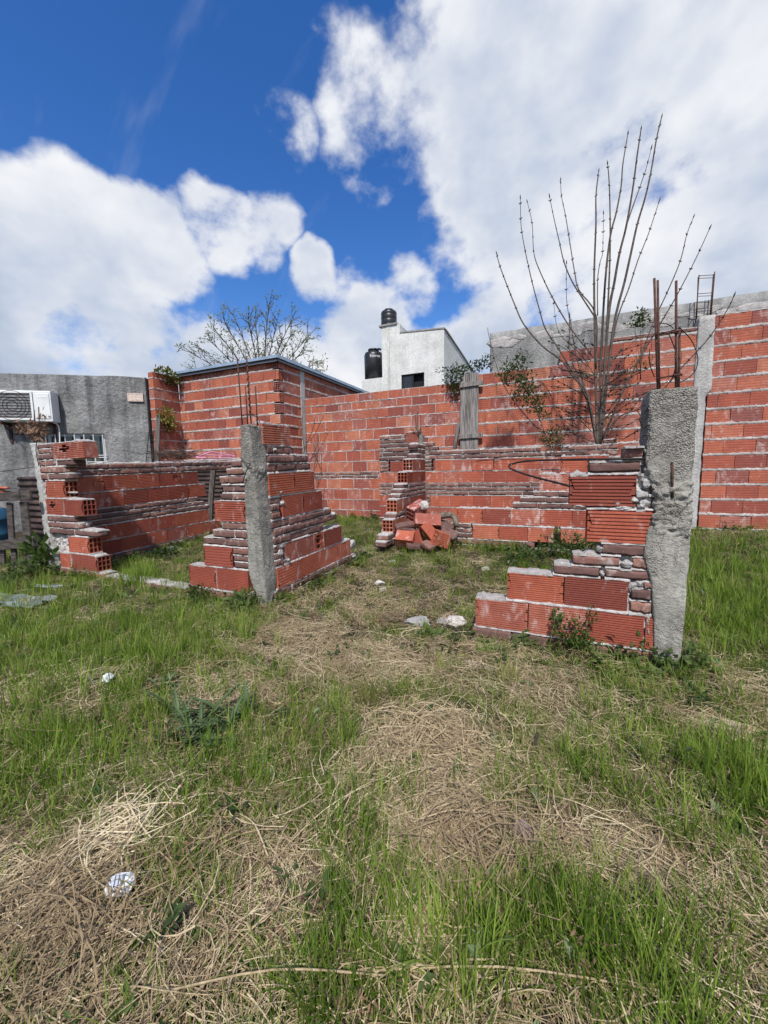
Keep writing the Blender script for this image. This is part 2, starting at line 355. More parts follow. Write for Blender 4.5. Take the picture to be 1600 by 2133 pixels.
def mat_leaf(name, cols, transl=.45, rough=.55, fs=17):
    m, nt, b = new_mat(name); k = N(nt); r = k.rand(); P = k.coords()
    n = k.noise(P, fs, 1, .5)
    c = k.ramp(k.math('ADD', k.math('MULTIPLY', r, .55), k.math('MULTIPLY', n, .55)), cols)
    k.L(c, b.inputs['Base Color']); b.inputs['Roughness'].default_value = rough; b.inputs['Specular IOR Level'].default_value = .25
    t = nt.nodes.new('ShaderNodeBsdfTranslucent'); k.L(c, t.inputs['Color'])
    mx = nt.nodes.new('ShaderNodeMixShader'); mx.inputs[0].default_value = transl; k.L(b.outputs[0], mx.inputs[1]); k.L(t.outputs[0], mx.inputs[2])
    k.L(mx.outputs[0], [x for x in nt.nodes if x.type == 'OUTPUT_MATERIAL'][0].inputs[0]); MATS[name] = m; return m
mat_leaf('grass_green', [(.25, (0.091, 0.160, 0.018)), (.5, (0.164, 0.260, 0.030)), (.75, (0.248, 0.340, 0.055)), (.95, (0.376, 0.439, 0.110))])
mat_leaf('grass_olive', [(.25, (0.120, 0.150, 0.029)), (.5, (0.208, 0.238, 0.053)), (.75, (0.315, 0.327, 0.094)), (.95, (0.453, 0.423, 0.166))])
mat_leaf('grass_dry', [(.2, (.20, .145, .085)), (.45, (.34, .255, .150)), (.65, (.52, .415, .255)), (.9, (.72, .61, .41))], .2, .8, 70)
mat_leaf('grass_brown', [(.2, (.055, .037, .028)), (.5, (.115, .080, .060)), (.8, (.21, .15, .11))], .1, .9, 70)
mat_leaf('leaf_dark', [(.25, (.030, .055, .016)), (.5, (.055, .092, .026)), (.8, (.095, .135, .045))])
mat_leaf('leaf_mid', [(.25, (.055, .100, .020)), (.5, (.095, .150, .034)), (.8, (.15, .20, .06))])
mat_leaf('leaf_yellow', [(.25, (.085, .095, .016)), (.5, (.16, .165, .03)), (.8, (.25, .24, .06))])
mat_leaf('leaf_thistle', [(.25, (.075, .115, .045)), (.5, (.120, .175, .072)), (.8, (.19, .24, .12))], .2)
mat_leaf('leaf_dead', [(.25, (.10, .055, .035)), (.5, (.19, .11, .07)), (.8, (.30, .19, .12))], .15, .8)
mat_leaf('leaf_tree', [(.25, (0.077, 0.105, 0.031)), (.5, (0.140, 0.175, 0.063)), (.8, (0.238, 0.266, 0.126))])
def mat_ground():
    m, nt, b = new_mat('soil_litter'); k = N(nt); P = k.coords()
    n1 = k.noise(P, 1.3, 4, .6); n2 = k.noise(P, 14, 6, .7, .3); n3 = k.noise(k.map(P, (1, 3, 1)), 60, 5, .7, 1.2)
    c = k.ramp(n2, [(.30, (.016, .012, .009)), (.5, (.045, .034, .026)), (.72, (.10, .076, .054))])
    c = k.mix(k.ramp(n3, [(.5, 0.0), (.68, .9)]), c, (.30, .235, .16))
    c = k.mix(k.ramp(n1, [(.45, 0.0), (.62, .55)]), c, (.050, .068, .022))
    k.L(c, b.inputs['Base Color']); b.inputs['Roughness'].default_value = .95; b.inputs['Specular IOR Level'].default_value = .15
    k.bump(k.math('ADD', n2, n3), 1.0, .03, b); MATS['soil_litter'] = m
mat_ground()

# ------------------------------------------------------------------ ground
def build_ground():
    def axis(a, b, step, far):
        c = list(np.arange(a, b+1e-6, step)); s = step; lo = []; hi = []; x = a
        while x > -far: s *= 1.35; x -= s; lo.append(x)
        s = step; x = b
        while x < far: s *= 1.35; x += s; hi.append(x)
        return np.array(lo[::-1]+c+hi)
    xs = axis(-8, 4, .055, 500); ys = axis(-.6, 6.6, .055, 500)
    X, Y = np.meshgrid(xs, ys); Z = ground_z(X, Y); nx = len(xs); ny = len(ys)
    V = np.stack([X.ravel(), Y.ravel(), Z.ravel()], 1)
    i = np.arange(nx*ny).reshape(ny, nx); Q = np.stack([i[:-1, :-1], i[:-1, 1:], i[1:, 1:], i[1:, :-1]], -1).reshape(-1, 4)
    me = bpy.data.meshes.new('ground'); me.vertices.add(len(V)); me.vertices.foreach_set('co', V.ravel())
    me.loops.add(Q.size); me.loops.foreach_set('vertex_index', Q.ravel()); me.polygons.add(len(Q))
    me.polygons.foreach_set('loop_start', np.arange(0, Q.size, 4)); me.polygons.foreach_set('use_smooth', np.ones(len(Q), bool)); me.update(); me.validate()
    o = link('ground', me, MATS['soil_litter']); o['kind'] = 'structure'
build_ground()

# ------------------------------------------------------------------ brick meshes (shared)
def hollow_mesh(name, ng, gd, open_ends, hole=None, cols=3, rows=3, seed=0):
    """unit hollow clay block: grooved faces at y=-.5/+.5, cells along x"""
    prof = []
    zz = np.linspace(-.5, .5, ng+1)
    for i in range(ng):
        a, b = zz[i], zz[i+1]; h = b-a
        prof += [(-.5, a+.02*h), (-.5, a+.62*h), (-.5+gd, a+.72*h), (-.5+gd, a+.94*h)]
    prof[0] = (-.5, -.5); prof[-1] = (-.5, .5)
    V = []; Fc = []
    def add(*ps):
        k = len(V); V.extend(ps); Fc.append(tuple(range(k, k+len(ps))))
    xsn = 9 if hole else 1
    xs = np.linspace(-.5, .5, xsn+1)
    r = random.Random(seed)
    rag = [0.0]*(len(prof)+1)
    if open_ends:
        for c0, wd, dp in ((r.uniform(0, .5), r.uniform(.15, .35), r.uniform(.05, .11)), (r.uniform(.5, 1), r.uniform(.05, .2), r.uniform(.03, .08))):
            for i in range(len(rag)):
                q = 1-abs(i/len(rag)-c0)/wd
                if q > 0: rag[i] = max(rag[i], dp*(.4+.6*q)+r.uniform(-.012, .012))
    for i in range(len(prof)-1):
        (y0, z0), (y1, z1) = prof[i], prof[i+1]
        for j in range(xsn):
            x0, x1 = xs[j], xs[j+1]
            e0 = x1-rag[i] if j == xsn-1 else x1; e1 = x1-rag[i+1] if j == xsn-1 else x1; b0 = x0+rag[-1-i]*.8 if j == 0 else x0; b1 = x0+rag[-2-i]*.8 if j == 0 else x0
            if hole:
                cx, cz, rx, rz = hole; dd = (((x0+x1)/2-cx)/rx)**2 + (((z0+z1)/2-cz)/rz)**2
                if dd < r.uniform(.75, 1.1): continue
            add((b0, y0, z0), (e0, y0, z0), (e1, y1, z1), (b1, y1, z1))
        add((.5, -y0, z0), (-.5, -y0, z0), (-.5, -y1, z1), (.5, -y1, z1))
    add((-.5, -.5, .5), (.5, -.5, .5), (.5, .5, .5), (-.5, .5, .5)); add((-.5, .5, -.5), (.5, .5, -.5), (.5, -.5, -.5), (-.5, -.5, -.5))
    if hole:   # the cells behind the broken skin
        add((-.5, -.10, -.45), (.5, -.10, -.45), (.5, -.10, .45), (-.5, -.10, .45))
        for zc in (-.17, .17):
            add((-.5, -.44, zc), (.5, -.44, zc), (.5, -.1, zc), (-.5, -.1, zc)); add((-.5, -.44, zc+.04), (.5, -.44, zc+.04), (.5, -.1, zc+.04), (-.5, -.1, zc+.04)); add((-.5, -.44, zc), (.5, -.44, zc), (.5, -.44, zc+.04), (-.5, -.44, zc+.04))
    for s in (-1, 1):
        x = .5*s
        def q(*ps):
            ps = list(ps) if s > 0 else list(ps)[::-1]
            add(*ps)
        for i in range(len(prof)-1):
            (y0, z0), (y1, z1) = prof[i], prof[i+1]
            q((x, y0, z0), (x, -.42, z0), (x, -.42, z1), (x, y1, z1)); q((x, .42, z0), (x, -y0, z0), (x, -y1, z1), (x, .42, z1))
        if not open_ends:
            q((x, -.42, -.5), (x, .42, -.5), (x, .42, .5), (x, -.42, .5)); continue
        ys = [-.42]; wc = (.84 - .07*(cols-1))/cols
        yb = []
        for c in range(cols): a = -.42+c*(wc+.07); yb.append((a, a+wc))
        hc = (.88 - .05*(rows-1))/rows; zb = [(-.44+c*(hc+.05), -.44+c*(hc+.05)+hc) for c in range(rows)]
        q((x, -.42, -.5), (x, .42, -.5), (x, .42, -.44), (x, -.42, -.44)); q((x, -.42, .44), (x, .42, .44), (x, .42, .5), (x, -.42, .5))
        for c in range(cols-1): q((x, yb[c][1], -.44), (x, yb[c+1][0], -.44), (x, yb[c+1][0], .44), (x, yb[c][1], .44))
        for (ya, yc) in yb:
            for c in range(rows-1): q((x, ya, zb[c][1]), (x, yc, zb[c][1]), (x, yc, zb[c+1][0]), (x, ya, zb[c+1][0]))
            for (za, zc) in zb:
                xi = x - .3*s
                add((x, ya, za), (x, yc, za), (xi, yc, za), (xi, ya, za)); add((x, ya, zc), (x, yc, zc), (xi, yc, zc), (xi, ya, zc))
                add((x, ya, za), (x, ya, zc), (xi, ya, zc), (xi, ya, za)); add((x, yc, za), (x, yc, zc), (xi, yc, zc), (xi, yc, za)); add((xi, ya, za), (xi, yc, za), (xi, yc, zc), (xi, ya, zc))
    return raw_mesh(name, V, Fc)
def clay_mesh(name, seed, amp):
    nx, ny, nz = 11, 5, 4; bm = bmesh.new(); bmesh.ops.create_cube(bm, size=1)
    bmesh.ops.subdivide_edges(bm, edges=[e for e in bm.edges if abs(e.verts[0].co.x-e.verts[1].co.x) > .5], cuts=nx, use_grid_fill=True)
    bmesh.ops.subdivide_edges(bm, edges=[e for e in bm.edges if abs(e.verts[0].co.y-e.verts[1].co.y) > .5], cuts=2, use_grid_fill=True)
    bmesh.ops.subdivide_edges(bm, edges=[e for e in bm.edges if abs(e.verts[0].co.z-e.verts[1].co.z) > .5], cuts=3, use_grid_fill=True)
    from mathutils import noise as mn
    S = Vector((.25, .12, .055))
    for v in bm.verts:
        c = Vector((v.co.x*S.x, v.co.y*S.y, v.co.z*S.z)); rr = .0055
        lim = S/2 - Vector((rr, rr, rr)); core = Vector((max(-lim.x, min(lim.x, c.x)), max(-lim.y, min(lim.y, c.y)), max(-lim.z, min(lim.z, c.z))))
        dl = c-core
        if dl.length > rr: c = core + dl.normalized()*rr
        c += Vector((mn.noise(c*28+Vector((seed*7, 0, 0))), mn.noise(c*28+Vector((0, seed*7, 3))), mn.noise(c*28+Vector((4, 0, seed*7)))))*amp + Vector((mn.noise(c*9+Vector((seed, 9, 1))), mn.noise(c*9+Vector((2, seed, 1))), mn.noise(c*9+Vector((3, 3, seed)))))*amp
        v.co = Vector((c.x/S.x, c.y/S.y, c.z/S.z))
    me = bpy.data.meshes.new(name); bm.to_mesh(me); bm.free()
    me.polygons.foreach_set('use_smooth', np.ones(len(me.polygons), bool)); return me
BR = {}
BR['coarse'] = hollow_mesh('hollow_block_coarse', 9, .075, False); BR['coarse_open'] = hollow_mesh('hollow_block_coarse_open', 9, .075, True)
BR['fine'] = hollow_mesh('hollow_block_fine', 13, .045, False); BR['fine_open'] = hollow_mesh('hollow_block_fine_open', 13, .045, True)
BR['fine_hole'] = hollow_mesh('hollow_block_fine_broken', 13, .045, True, (.3, .12, .16, .26), seed=4)
BR['coarse_hole'] = hollow_mesh('hollow_block_coarse_broken', 9, .06, False, (-.1, .12, .13, .2), seed=9)
BR['broken'] = hollow_mesh('hollow_block_open_face', 9, .03, True, (0, 0, .46, .42), seed=2)
BR['plain'] = hollow_mesh('hollow_block_plain', 5, .012, False); BR['plain_open'] = hollow_mesh('hollow_block_plain_open', 5, .012, True, None, 3, 4)
BR['lines'] = hollow_mesh('hollow_block_lines', 7, .018, False); BR['lines_open'] = hollow_mesh('hollow_block_lines_open', 7, .018, True)
CL = [clay_mesh('clay_brick_%s' % c, i+1, .0055) for i, c in enumerate('abcdef')]
def give(me, *ms):
    me.materials.clear()
    for m in ms: me.materials.append(m)
for k_, me_ in BR.items(): give(me_, MATS['terracotta'])
for k_ in ('plain', 'plain_open'): give(BR[k_], MATS['terracotta_wall'])
for me_ in CL: give(me_, MATS['clay_brick'])

class Wall:
    """face plane v = p (plane 'v', faces -Y) or u = p (plane 'u', faces +X); s runs along X or Y"""
    def __init__(s, root, plane, p, thick, seed, slope=0.0, s0=0.0, mortar='mortar', depth_ratio=1.0):
        s.root = root; s.plane = plane; s.p = p; s.th = thick; s.slope = slope; s.s0 = s0; s.rows = []; s.parts = []; s.r = random.Random(seed); s.seed = seed; s.mm = mortar
    def w(s, a, t, z):
        z = z + s.slope*(a-s.s0)
        return (a, s.p+t, z) if s.plane == 'v' else (s.p-t, a, z)
    def px(s, x, z):
        k = (x-800)/F
        if s.plane == 'v':
            A = RT[0]-k*FW[0]; B = s.p*(RT[1]-k*FW[1]) + (z-H)*(RT[2]-k*FW[2]); return -B/A
        A = RT[1]-k*FW[1]; B = s.p*(RT[0]-k*FW[0]) + (z-H)*(RT[2]-k*FW[2]); return -B/A
    def brick(s, me, a, b, z0, z1, name, depth=None, dt=0.0, rot=0.0, tilt=0.0):
        r = s.r; dep = depth or s.th
        o = link(name, me, None, s.root)
        loc = Vector(s.w((a+b)/2, dep/2+dt, (z0+z1)/2)); o.location = loc; o.scale = (b-a, dep, z1-z0)
        e = Euler((0, 0, 0)); sl = math.atan(s.slope)
        if s.plane == 'v': o.rotation_euler = (r.gauss(0, .006), tilt+r.gauss(0, .004), rot)
        else: o.rotation_euler = Euler((r.gauss(0, .006), -sl+tilt+r.gauss(0, .004), PI/2+rot), 'XYZ')
        return o
    def row(s, kind, z0, z1, runs, X=None, opens='', special=None, gap=.005, dt=0.0, bed=True, depth=None, step=0.0):
        """runs: lists of brick edges (photo x through X, or metres when X is None). kind: c = solid clay, else a BR key"""
        zm = (z0+z1)/2; out = []
        for ri, run in enumerate(runs):
            E = [s.px(X(e), zm) if X else e for e in run]
            for i in range(len(E)-1):
                a, b = E[i]+gap/2, E[i+1]-gap/2
                if kind == 'c':
                    me = CL[s.r.randrange(6)]; nm = 'brick'; zz0, zz1 = z0+s.r.uniform(-.002, .003), z1+s.r.uniform(-.003, .002)
                    if s.r.random() < .5 and False: pass
                    s.brick(me, a, b, zz0, zz1, nm, depth, dt+s.r.gauss(0, .003))
                else:
                    key = kind
                    if special and (ri, i) in special: key = special[(ri, i)]
                    elif (ri, i) in (()): key = kind
                    elif ('L' in opens and i == 0 and ri == 0) or ('R' in opens and i == len(E)-2 and ri == len(runs)-1): key = kind+'_open'
                    s.brick(BR[key], a, b, z0, z1, 'hollow_brick', depth, dt+s.r.gauss(0, .0022))
            out.append((E[0], E[-1], E))
        s.rows.append((z0, z1, out, bed, kind))
        return s
    def auto(s, kind, z0, z1, a, b, L, phase=0.0, jit=.06, **k):
        E = [a]; x = a + L*(1-phase) if phase else a+L
        while x < b-L*.22: E.append(x*1.0 + s.r.uniform(-jit, jit)*L); x += L
        E.append(b); return s.row(kind, z0, z1, [E], None, **k)
    def noise1(s, n, amp, seed, f=.35):
        return amp*(vnoise(np.arange(n)*f+seed*1.7, np.full(n, seed*3.3)) + .6*vnoise(np.arange(n)*f*2.7+seed, np.full(n, seed*1.9)))
    def strip(s, a, b, z0, z1, proud, over, seed, crest=0.0, back=None):
        if b-a < .015: return
        n = max(3, int((b-a)/.016)+1); S = np.linspace(a, b, n); th = back or s.th
        lo = z0 - np.abs(s.noise1(n, over, seed+1, .5)); hi = z1 + np.abs(s.noise1(n, over, seed+2, .5))
        ft = .002 - proud + s.noise1(n, .011, seed+3, .6); bt = th - .003 + s.noise1(n, .008, seed+4)
        V = []; Fc = []
        if crest:
            top = z1 + np.maximum(.003, crest*(.35 + .75*s.noise1(n, 1.0, seed+5, .22) + .75*s.noise1(n, 1.0, seed+8, 1.1)))
            e = np.minimum(1, np.minimum(S-a, b-S)/.03); top = z1 + (top-z1)*(.25+.75*e)
        for i in range(n):
            if crest:
                rg = [(ft[i]+.001, lo[i]), (ft[i]+.004, z1+(top[i]-z1)*.45), (ft[i]+.014, top[i]-.003), (th*.5, top[i]+s.r.uniform(-.004, .006)), (bt[i]-.014, top[i]-.004), (bt[i], lo[i])]
            else:
                rg = [(ft[i]+.006, lo[i]), (ft[i], (lo[i]*.7+hi[i]*.3)), (ft[i]+.001, (lo[i]*.35+hi[i]*.65)), (ft[i]+.007, hi[i]), (bt[i], hi[i]), (bt[i], lo[i])]
            V += [s.w(S[i], t, z) for t, z in rg]
        m = 6
        for i in range(n-1):
            for k in range(m): Fc.append((i*m+k, i*m+(k+1) % m, (i+1)*m+(k+1) % m, (i+1)*m+k))
        Fc.append(tuple(range(m))); Fc.append(tuple((n-1)*m+k for k in range(m-1, -1, -1)))
        s.parts.append((V, Fc))
    def fill(s, X, a, b, z0, z1, t=.022):
        zz = (z0+z1)/2; A, B = s.px(X(a), zz), s.px(X(b), zz); n = 14; V = []; Fc = []
        for i in range(n+1):
            for j in range(n+1):
                q = A+(B-A)*i/n; z = z0+(z1-z0)*j/n; V.append(s.w(q, t+.03*float(vnoise(q*31, z*31))+.018*float(vnoise(q*70, z*70)), z))
        for i in range(n):
            for j in range(n): k = i*(n+1)+j; Fc.append((k, k+n+1, k+n+2, k+1))
        bk = box(A, B, s.p+t+.035, s.p+s.th-.007, z0, z1); s.parts.append((V, Fc)); s.parts.append(bk)
    def finish(s, proud=.0, over=.006, head=.010, crest=.03, crest_all=True, headjoints=True, split_crest='mortar'):
        rows = sorted(s.rows, key=lambda r: r[0]); sd = s.seed*10
        crests = []
        for ri, (z0, z1, runs, bed, kind) in enumerate(rows):
            above = [x for x in rows if abs(x[0]-z1) < .045 and x[0] > z1-.012]
            zt = min([x[0] for x in above], default=z1+.012)
            cov = sorted([(a, b) for x in above for (a, b, E) in x[2]])
            for (a, b, E) in runs:
                sd += 1; segs = []; cur = a
                if head is not None and headjoints:
                    for e in E[1:-1]:
                        if s.r.random() < .12: continue
                        rec = head + s.r.uniform(-.004, .004)
                        s.parts.append(([s.w(e+x, t, z) for (x, t, z) in [(-.007, rec, z0), (.007, rec, z0), (.007, s.th-.01, z0), (-.007, s.th-.01, z0), (-.007, rec+s.r.uniform(-.003,.003), z1), (.007, rec+s.r.uniform(-.003,.003), z1), (.007, s.th-.01, z1), (-.007, s.th-.01, z1)]], box(0,1,0,1,0,1)[1]))
                for (c, d) in cov:
                    c2, d2 = max(a, c), min(b, d)
                    if d2-c2 < .01: continue
                    s.strip(c2-.004, d2+.004, z1, zt, proud, over, sd*7+len(segs)); segs.append((c2, d2))
                for (c, d) in sorted(segs):
                    if c-cur > .03: crests.append((cur, c, z1, sd))
                    cur = max(cur, d)
                if b-cur > .03: crests.append((cur, b, z1, sd))
                # bed under this run when nothing lies below
        if s.parts: obj('mortar', join(s.parts), MATS[s.mm], s.root)['kind'] = 'stuff'
        if crest_all and crests:
            keep = s.parts; s.parts = []
            for (a, b, z, q) in crests: s.strip(a+.002, b-.002, z-.004, z+.004, .002, .006, q*13+3, crest=crest)
            obj('mortar_crest', join(s.parts), MATS['crest'], s.root)['kind'] = 'stuff'; s.parts = keep
def zx(ox, oy, k): return (lambda x: ox+x/k), (lambda y: oy+y/k)
X1, Y1 = zx(0, 720, 3.2); X2, Y2 = zx(360, 700, 3.555); X3, Y3 = zx(600, 760, 3.95); X4, Y4 = zx(780, 860, 3.478)
X5, Y5 = zx(960, 900, 3.077); X6, Y6 = zx(1200, 560, 3.555); X7, Y7 = zx(1000, 220, 2.857); XS, YS = zx(230, 900, 5.517)
XP, YP = zx(1040, 840, 4.444)
VF = 2.355

# ------------------------------------------------------------------ ruined house walls
def ruin_right():
    root = thing('ruined_wall', (.1, VF, 0), 'nearest stepped hollow brick wall remnant left of the big cracked concrete column', 'brick wall', 'walls of the ruined house')
    w = Wall(root, 'v', VF, .125, 11, mortar='mortar')
    w.row('c', -.085, -.025, [[40, 300, 570, 840, 1090, 1235]], X5)
    w.row('c', .0, .062, [[70, 325, 600, 870, 1160, 1235]], X5)
    w.row('fine', .078, .252, [[92, 432, 820, 1175], [1180, 1240]], X5, opens='L', special={(1, 0): 'fine'})
    w.row('fine', .272, .436, [[295, 662, 1075]], X5, opens='L')
    w.row('c', .272, .333, [[1085, 1225]], X5); w.row('c', .344, .402, [[1090, 1220]], X5); w.row('c', .410, .440, [[1170, 1245]], X5)
    w.row('c', .449, .500, [[595, 892], [930, 1220]], X5)
    w.row('c', .512, .567, [[715, 1020], [1100, 1225]], X5)
    w.row('c', .578, .634, [[905, 1178]], X5)
    w.row('coarse', .646, .820, [[808, 1238]], X5, opens='LR')
    w.row('coarse', .842, 1.006, [[695, 1128]], X5, opens='LR')
    w.row('c', .83, .892, [[1190, 1275]], X5, dt=.02); w.row('c', .905, .965, [[1215, 1280]], X5, dt=.02)
    w.row('c', 1.022, 1.078, [[822, 1155]], X5, bed=False)
    w.row('c', 1.095, 1.15, [[1050, 1182]], X5, dt=.03)
    fill = lambda a, b, z0, z1, t=.022: w.fill(X5, a, b, z0, z1, t)
    fill(1070, 1245, .256, .443); fill(880, 940, .443, .505); fill(1010, 1110, .505, .572); fill(1170, 1245, .443, .642); fill(1120, 1270, .822, 1.015); fill(1150, 1260, 1.015, 1.16, .05); fill(1170, 1186, .075, .256)
    w.finish(proud=.0, over=.010, head=.03, crest=.024)
    # broken mortar clinging between the blocks and the column
    parts = []
    for i, (x, y, sx, sz) in enumerate([(1150, 400, .07, .09), (1165, 470, .09, .07), (1110, 440, .05, .05), (1190, 330, .08, .06), (1230, 290, .07, .08), (1050, 480, .10, .035), (900, 487, .12, .02), (760, 470, .10, .022), (1010, 460, .05, .03), (1195, 250, .06, .05), (1100, 990, .06, .07), (1150, 960, .06, .05), (1190, 1190, .03, .1), (1200, 1270, .03, .1), (1180, 970, .04, .05), (890, 745, .05, .05), (1060, 840, .07, .055), (905, 905, .03, .05), (1215, 180, .05, .06), (1200, 120, .04, .05)]):
        p = at_v(X5(x), Y5(y), VF+.03); parts.append(xform(rough_blob(i+40, sx, .08, sz, .6, 3), Matrix.Translation(p)))
    obj('broken_mortar', join(parts), MATS['mortar_grey'], root)['kind'] = 'stuff'
ruin_right()

def ruin_center_left():
    root = thing('ruined_wall', (-2.3, VF, 0), 'short stepped wall stub left of the corner column, front face', 'brick wall', 'walls of the ruined house')
    w = Wall(root, 'v', VF, .125, 12)
    w.row('c', -.03, .05, [[190, 420, 570]], X2)
    w.row('fine', .075, .254, [[122, 325, 560]], X2, opens='L')
    w.row('lines', .272, .440, [[230, 442]], X2, opens='L')
    w.row('c', .272, .322, [[455, 570]], X2); w.row('c', .330, .378, [[450, 568]], X2); w.row('c', .386, .440, [[446, 560]], X2)
    w.row('c', .452, .514, [[228, 550]], X2); w.row('c', .523, .582, [[298, 458, 548]], X2); w.row('c', .593, .648, [[358, 545]], X2)
    w.row('coarse', .661, .824, [[308, 545]], X2, opens='L')
    w.row('c', .838, .886, [[352, 442, 540]], X2); w.row('c', .897, .956, [[365, 530]], X2); w.row('c', .968, 1.026, [[345, 412, 530]], X2)
    w.row('c', 1.038, 1.086, [[398, 520]], X2); w.row('c', 1.098, 1.152, [[432, 505]], X2)
    w.finish(proud=0, over=.010, head=.004, crest=.02)
ruin_center_left()

def ruin_center_wing():
    root = thing('ruined_wall', (-2.1, 3.0, 0), 'stepped wall running back from the corner column, beside the open passage', 'brick wall', 'walls of the ruined house')
    w = Wall(root, 'u', -2.03, .125, 13, slope=.028, s0=2.5)
    for i, (a, b, e) in enumerate([(-.125, -.06, 1320), (-.045, .02, 1345), (.03, .088, 1350)]):
        w.auto('c', a, b, 2.42, w.px(X2(e), (a+b)/2), .255, phase=[.3, .7, .1][i])
    w.row('fine', .102, .272, [[778, 926, 1085, 1218, 1318]], X2, opens='R', special={(0, 0): 'lines', (0, 3): 'lines_open'})
    w.row('c', .29, .335, [[765, 818]], X2); w.row('c', .345, .395, [[762, 822]], X2); w.row('c', .4, .452, [[758, 826]], X2)
    w.row('fine', .29, .455, [[828, 1050, 1122, 1252]], X2, opens='R', special={(0, 1): 'broken', (0, 2): 'fine_open'})
    w.row('c', .470, .527, [[752, 872, 1002, 1115]], X2); w.row('c', .538, .594, [[752, 817, 952, 1068, 1170, 1218]], X2); w.row('c', .605, .664, [[736, 862, 990, 1112, 1172]], X2)
    w.row('fine', .682, .852, [[812, 962, 1108]], X2, opens='R')
    w.row('c', .682, .735, [[735, 795]], X2); w.row('c', .745, .795, [[730, 788]], X2); w.row('c', .80, .850, [[722, 800]], X2)
    w.row('coarse', .872, 1.042, [[714, 897, 1052]], X2, opens='R')
    w.row('c', 1.06, 1.12, [[706, 775, 908, 1022]], X2); w.row('c', 1.13, 1.19, [[708, 832, 895, 1002]], X2); w.row('c', 1.20, 1.26, [[700, 748, 902]], X2)
    w.row('coarse', 1.275, 1.432, [[668, 872]], X2)
    w.finish(proud=-.001, over=.009, head=.006, crest=.022)
    parts = []
    for i, (x, y, sx, sz) in enumerate([(800, 1230, .05, .06), (790, 1600, .06, .07), (830, 1660, .07, .05), (785, 1160, .05, .04), (1325, 1540, .10, .12), (1330, 1625, .10, .05), (740, 840, .05, .04), (800, 1550, .05, .05)]):
        p = at_u(X2(x), Y2(y), -2.05); parts.append(xform(rough_blob(i+80, .07, sx*1.4, sz, .6, 3), Matrix.Translation(p)))
    obj('broken_mortar', join(parts), MATS['mortar_grey'], root)['kind'] = 'stuff'
ruin_center_wing()

def ruin_left_stub():
    root = thing('ruined_wall', (-4.7, VF, 0), 'leftmost front wall stub with open brick cells, beside the thin concrete post', 'brick wall', 'walls of the ruined house')
    w = Wall(root, 'v', VF, .13, 14)
    w.row('c', -.03, .035, [[700, 820, 950, 1100, 1240]], X1, dt=.0)      # the footing that runs on towards the corner column
    w.row('c', .0, .06, [[395, 560, 700]], X1)
    w.row('lines', .070, .228, [[400, 475, 652]], X1, opens='R')
    w.row('lines', .252, .412, [[455, 592]], X1, opens='LR')
    w.row('c', .432, .490, [[328, 392, 496, 650]], X1); w.row('c', .502, .556, [[320, 416, 532]], X1); w.row('c', .568, .622, [[316, 386, 490]], X1)
    w.row('fine', .645, .810, [[304, 420, 552]], X1, opens='R', special={(0, 0): 'coarse_hole'})
    w.row('coarse', .830, 1.002, [[304, 432]], X1, opens='R')
    w.row('c', 1.018, 1.076, [[275, 318, 460]], X1); w.row('c', 1.090, 1.15, [[262, 432]], X1); w.row('c', 1.164, 1.218, [[256, 300, 375, 480]], X1)
    w.row('coarse', 1.234, 1.398, [[350, 560]], X1, opens='LR', special={(0, 0): 'coarse_hole'})
    w.row('c', 1.234, 1.285, [[248, 345]], X1); w.row('c', 1.295, 1.34, [[252, 340]], X1); w.row('c', 1.35, 1.396, [[248, 345]], X1)
    w.fill(X1, 338, 452, .06, .43, .045); w.fill(X1, 305, 332, .43, .64, .02); w.fill(X1, 285, 306, .64, 1.01, .015)
    w.finish(proud=0, over=.010, head=.004, crest=.024)
    parts = []
    for i, (x, y, sx, sz) in enumerate([(370, 1310, .07, .08), (420, 1340, .08, .07), (390, 1400, .1, .07), (360, 1440, .06, .1), (300, 950, .04, .1), (480, 980, .11, .03), (560, 1190, .1, .06)]):
        p = at_v(X1(x), Y1(y), VF+.07); parts.append(xform(rough_blob(i+120, sx*1.4, .09, sz*1.2, .6, 3), Matrix.Translation(p)))
    obj('broken_mortar', join(parts), MATS['mortar_grey'], root)['kind'] = 'stuff'
ruin_left_stub()

